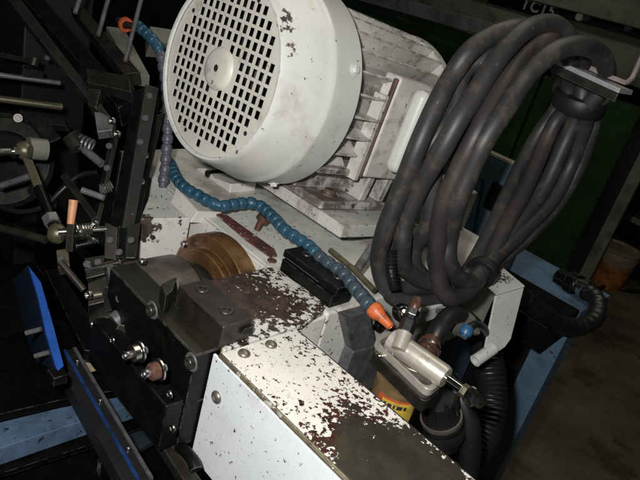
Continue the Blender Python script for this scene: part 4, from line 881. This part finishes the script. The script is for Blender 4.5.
part('sleeve', MB().cyl(at(28, 148, d=.76), at(46, 150, d=.775), 0.014), 'olive_grey', lk)
dr = thing('drive_wheel', 'dim olive wheel rim with a bolt behind the link arm', 'wheel', at(15, 150, d=.85))
wc = at(6, 165, d=.86)
part('rim', MB().lathe(wc, RM @ V((0.25, -0.15, -1)), [(0, 0.045), (0, 0.062), (0.012, 0.066), (0.022, 0.062), (0.022, 0.045)], 48, closed=True), 'oily_steel', dr)
part('wheel_web', MB().lathe(wc + (RM @ V((0, 0, 0.01))), RM @ V((0.25, -0.15, -1)), [(0, 0.06), (0.006, 0.06)], 40), 'black_steel', dr)
part('arc_guard', MB().bar(at(34, 118, d=.86), at(54, 142, d=.84), V((0, 0.008, 0.004)), V((0.004, 0, 0.004))), 'oily_steel', dr, 0.001)
bolt('hex', 0.004, 'oily_steel', dr, at(18, 118, d=.83), EYE - at(18, 118, d=.83))
# horizontal bars at far left
for i, (y0, y1, yy) in enumerate(((75, 83, 60), (99, 107, 62))):
    solo('tie_bar', MB().cyl(at(-30, y0 - 4, d=.88), at(yy, y1, d=.95), 0.0055 if i else 0.004, n=16), 'olive_metal' if i else 'grey_steel', ('thin upper', 'thicker lower')[i] + ' horizontal tie bar at the far left', 'bar', at(yy, y1, d=.95), group='tie bars')
solo('indicator_block', MB().bar(at(22, 71, d=.9), at(42, 74, d=.93), V((0, 0, 0.006)), V((0.006, 0, 0))).cyl(at(33, 66, d=.9), at(35, 58, d=.9), 0.008), 'oily_steel', 'small dark block with a knob on the upper tie bar', 'block', at(32, 74, d=.9), 0.001)
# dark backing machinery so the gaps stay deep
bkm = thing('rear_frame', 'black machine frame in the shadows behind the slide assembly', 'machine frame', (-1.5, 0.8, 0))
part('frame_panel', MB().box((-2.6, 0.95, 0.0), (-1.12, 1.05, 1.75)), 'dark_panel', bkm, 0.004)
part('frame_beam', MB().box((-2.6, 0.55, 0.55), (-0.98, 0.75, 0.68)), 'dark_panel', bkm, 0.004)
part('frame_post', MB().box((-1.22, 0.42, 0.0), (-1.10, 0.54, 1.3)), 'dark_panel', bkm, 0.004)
tk = thing('chip_tray', 'dark oily chip tray under the slide at lower left', 'tray', (-0.75, 0.25, 0.6))
tz = 0.60
part('tray_floor', MB().box((-1.4, -0.1, tz - 0.02), (-0.338, 0.46, tz)), 'black_steel', tk)
part('tray_wall', MB().box((-1.4, 0.462, tz), (-0.84, 0.48, 0.72)), 'black_steel', tk)

# ================================================================ blue guide arm and blue beam, lower left
ga = thing('blue_guide', 'bright blue thick guide plate standing upright at the left edge', 'guide plate', at(62, 365, d=.70))
P_ = pxs([(14, 268, .735), (27, 265, .74), (42, 283, .725), (60, 345, .68), (62, 372, .665), (52, 373, .66), (40, 345, .675), (20, 300, .715)])
fc = pxs([(26, 265, .740), (40, 283, .727), (63, 352, .675), (65, 368, .668)]); 
nb = V((-0.55, -0.80, 0.0)).normalized()
# outline of the plate's broad face, extruded to its thickness
face = pxs([(28, 266, .735), (41, 283, .722), (62, 347, .672), (64, 369, .662), (55, 371, .667), (14, 292, .735), (17, 270, .742)])
outl = pxs([(15, 270, .742), (29, 283, .725), (53, 352, .672), (56, 373, .660), (48, 372, .668), (10, 296, .738)])
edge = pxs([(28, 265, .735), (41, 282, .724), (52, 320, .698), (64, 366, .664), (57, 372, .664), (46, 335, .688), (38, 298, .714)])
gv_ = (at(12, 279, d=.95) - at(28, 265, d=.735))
part('lit_edge_strip', MB().prism(edge, gv_ * 0.06), 'blue_paint', ga, 0.0010)  # brighter blue painted for the lit edge of the plate
part('plate', MB().prism([p_ + gv_ * 0.063 for p_ in edge], gv_ * 0.93), mat('blue_paint_shaded', (0.010, 0.030, 0.085), 0.5, 0, 0.3, 20, 0.15, stain=((0.008, 0.012, 0.02), 22, 0.48, 0.7)), ga, 0.0012)  # darker blue paints the shade on the plate's broad faces
for a, b in ((33, 332), (42, 355)):
    p0 = at(a, b, d=.70); part('stud', MB().cyl(at(a - 7, b + 1, d=.69), at(a + 8, b - 3, d=.69), 0.003), 'grey_steel', ga)
part('foot_block', MB().bar(at(50, 378, d=.66), at(64, 374, d=.67), V((0.009, 0, 0)), V((0, 0, 0.006))), 'black_steel', ga, 0.001)
tr = thing('striped_bar', 'dark bar with a blue stripe running from the blue guide toward the viewer', 'bar', at(100, 430, Z=0.70))
ta, tb_ = at(62, 358, Z=0.745), at(137, 492, Z=0.745)
tdir = (tb_ - ta).normalized(); tw = tdir.cross(V((0, 0, 1))).normalized()
part('bar_body', MB().bar(ta, tb_, tw * 0.0135, V((0, 0, 0.012))), mat('bar_steel', (0.022, 0.022, 0.023), 0.45, 0.2, 0.3, 30, 0.2, stain=((0.02, 0.02, 0.02), 30, 0.5, 0.6)), tr, 0.001)
part('stripe', MB().bar(ta - tw * 0.002 + V((0, 0, 0.0127)), tb_ - tw * 0.002 + V((0, 0, 0.0127)), tw * 0.0020, V((0, 0, 0.0006))), mat('stripe_blue', (0.012, 0.045, 0.16), 0.5, 0, 0.4, 40, 0.1, stain=((0.01, 0.014, 0.03), 30, 0.5, 0.8)), tr)
part('side_lip', MB().bar(ta - tw * 0.0152 + V((0, 0, 0.002)), tb_ - tw * 0.0152 + V((0, 0, 0.002)), tw * 0.002, V((0, 0, 0.012))), 'grey_steel', tr)
for t in (0.12, 0.45, 0.80): bolt('cap', 0.003, 'bright_steel', tr, ta.lerp(tb_, t) - tw * 0.009 + V((0, 0, 0.012)), (0, 0, 1))
part('tail_block', MB().bar(at(100, 466, Z=.70), at(112, 484, Z=.70), V((0.006, 0, 0)), V((0, 0, 0.014))), 'black_steel', tr, 0.001)
# pale blue worn beam along Y
za = 0.665
b0, b1 = at(-20, 455, Z=za), at(146, 400, Z=za)
yb = V((0, 1, 0)); 
wb_ = at(60, 446, Z=za) - at(60, 418, Z=za)
bm_ = thing('worn_beam', 'pale blue worn beam crossing low at the left behind the striped bar', 'beam', b1)
part('beam_body', MB().prism([b0, b1, at(148, 385, Z=za), at(-20, 426, Z=za)], (0, 0, -0.03)), 'pale_blue_paint', bm_, 0.0015)
part('lower_panel', MB().prism([at(-20, 480, Z=za - .033), at(152, 425, Z=za - .033), at(150, 405, Z=za - .033), at(-20, 458, Z=za - .033)], (0, 0, -0.008)), 'black_steel', bm_)
lo2 = [at(118, 412, Z=.628), at(152, 420, Z=.628), at(157, 438, Z=.628), at(120, 462, Z=.628)]
solo('blue_tray_plate', MB().prism(lo2, (0, 0, -0.01)), mat('dim_blue', (0.022, 0.032, 0.042), 0.5, 0, 0.3, 20, 0.1), 'dim grey blue plate in the tray below the pale blue beam', 'plate', lo2[0], 0.001)
bp_ = thing('black_guard', 'flat black guard plates between the blue guide and the rail', 'guard', at(85, 330, d=.68))
part('guard_plate', MB().prism([at(-25, 345, Z=.70), at(60, 318, Z=.70), at(110, 372, Z=.70), at(145, 385, Z=.70), at(60, 400, Z=.70), at(-25, 420, Z=.70)], (0, 0, -0.012)), 'black_steel', bp_, 0.001)
part('wedge', MB().prism([at(45, 270, Z=.80), at(58, 268, Z=.80), at(108, 344, Z=.80), at(101, 352, Z=.80), at(84, 350, Z=.80)], (0, 0, -0.016)), 'black_steel', bp_, 0.001)
solo('gasket_plate', MB().prism([at(80, 360, Z=.748), at(104, 356, Z=.748), at(108, 352, Z=.748), at(117, 366, Z=.748), at(115, 372, Z=.748), at(102, 374, Z=.748), at(96, 369, Z=.748), at(84, 372, Z=.748)], (0, 0, -0.003)), 'tan_card',
     'small beige notched plate at the end of the black wedge', 'plate', at(100, 365, Z=.745))
kn = thing('knuckle_joint', 'oily steel knuckle joint with bright pins above the beige plate', 'joint', at(108, 318, d=.64))
part('housing', MB().lathe(at(98, 326, d=.66), at(120, 314, d=.655) - at(98, 326, d=.66), [(0, 0.008), (0.002, 0.016), (0.014, 0.018), (0.022, 0.014), (0.026, 0.008)], 24), 'oily_steel', kn)
part('pin', MB().cyl(at(92, 324, d=.645), at(112, 318, d=.65), 0.005), 'bright_steel', kn)
part('pin', MB().cyl(at(90, 296, d=.645), at(102, 294, d=.65), 0.0035), 'olive_metal', kn)
part('cap_boss', MB().cyl(at(114, 322, d=.64), at(122, 316, d=.645), 0.010), 'grey_steel', kn)
part('arm', MB().bar(at(121, 328, d=.63), at(132, 350, d=.635), V((0.004, 0.003, 0)), V((0, 0.002, 0.004))), 'oily_steel', kn, 0.001)
bolt('dome', 0.004, 'bright_steel', kn, at(112, 338, d=.63), EYE - at(112, 338, d=.63))
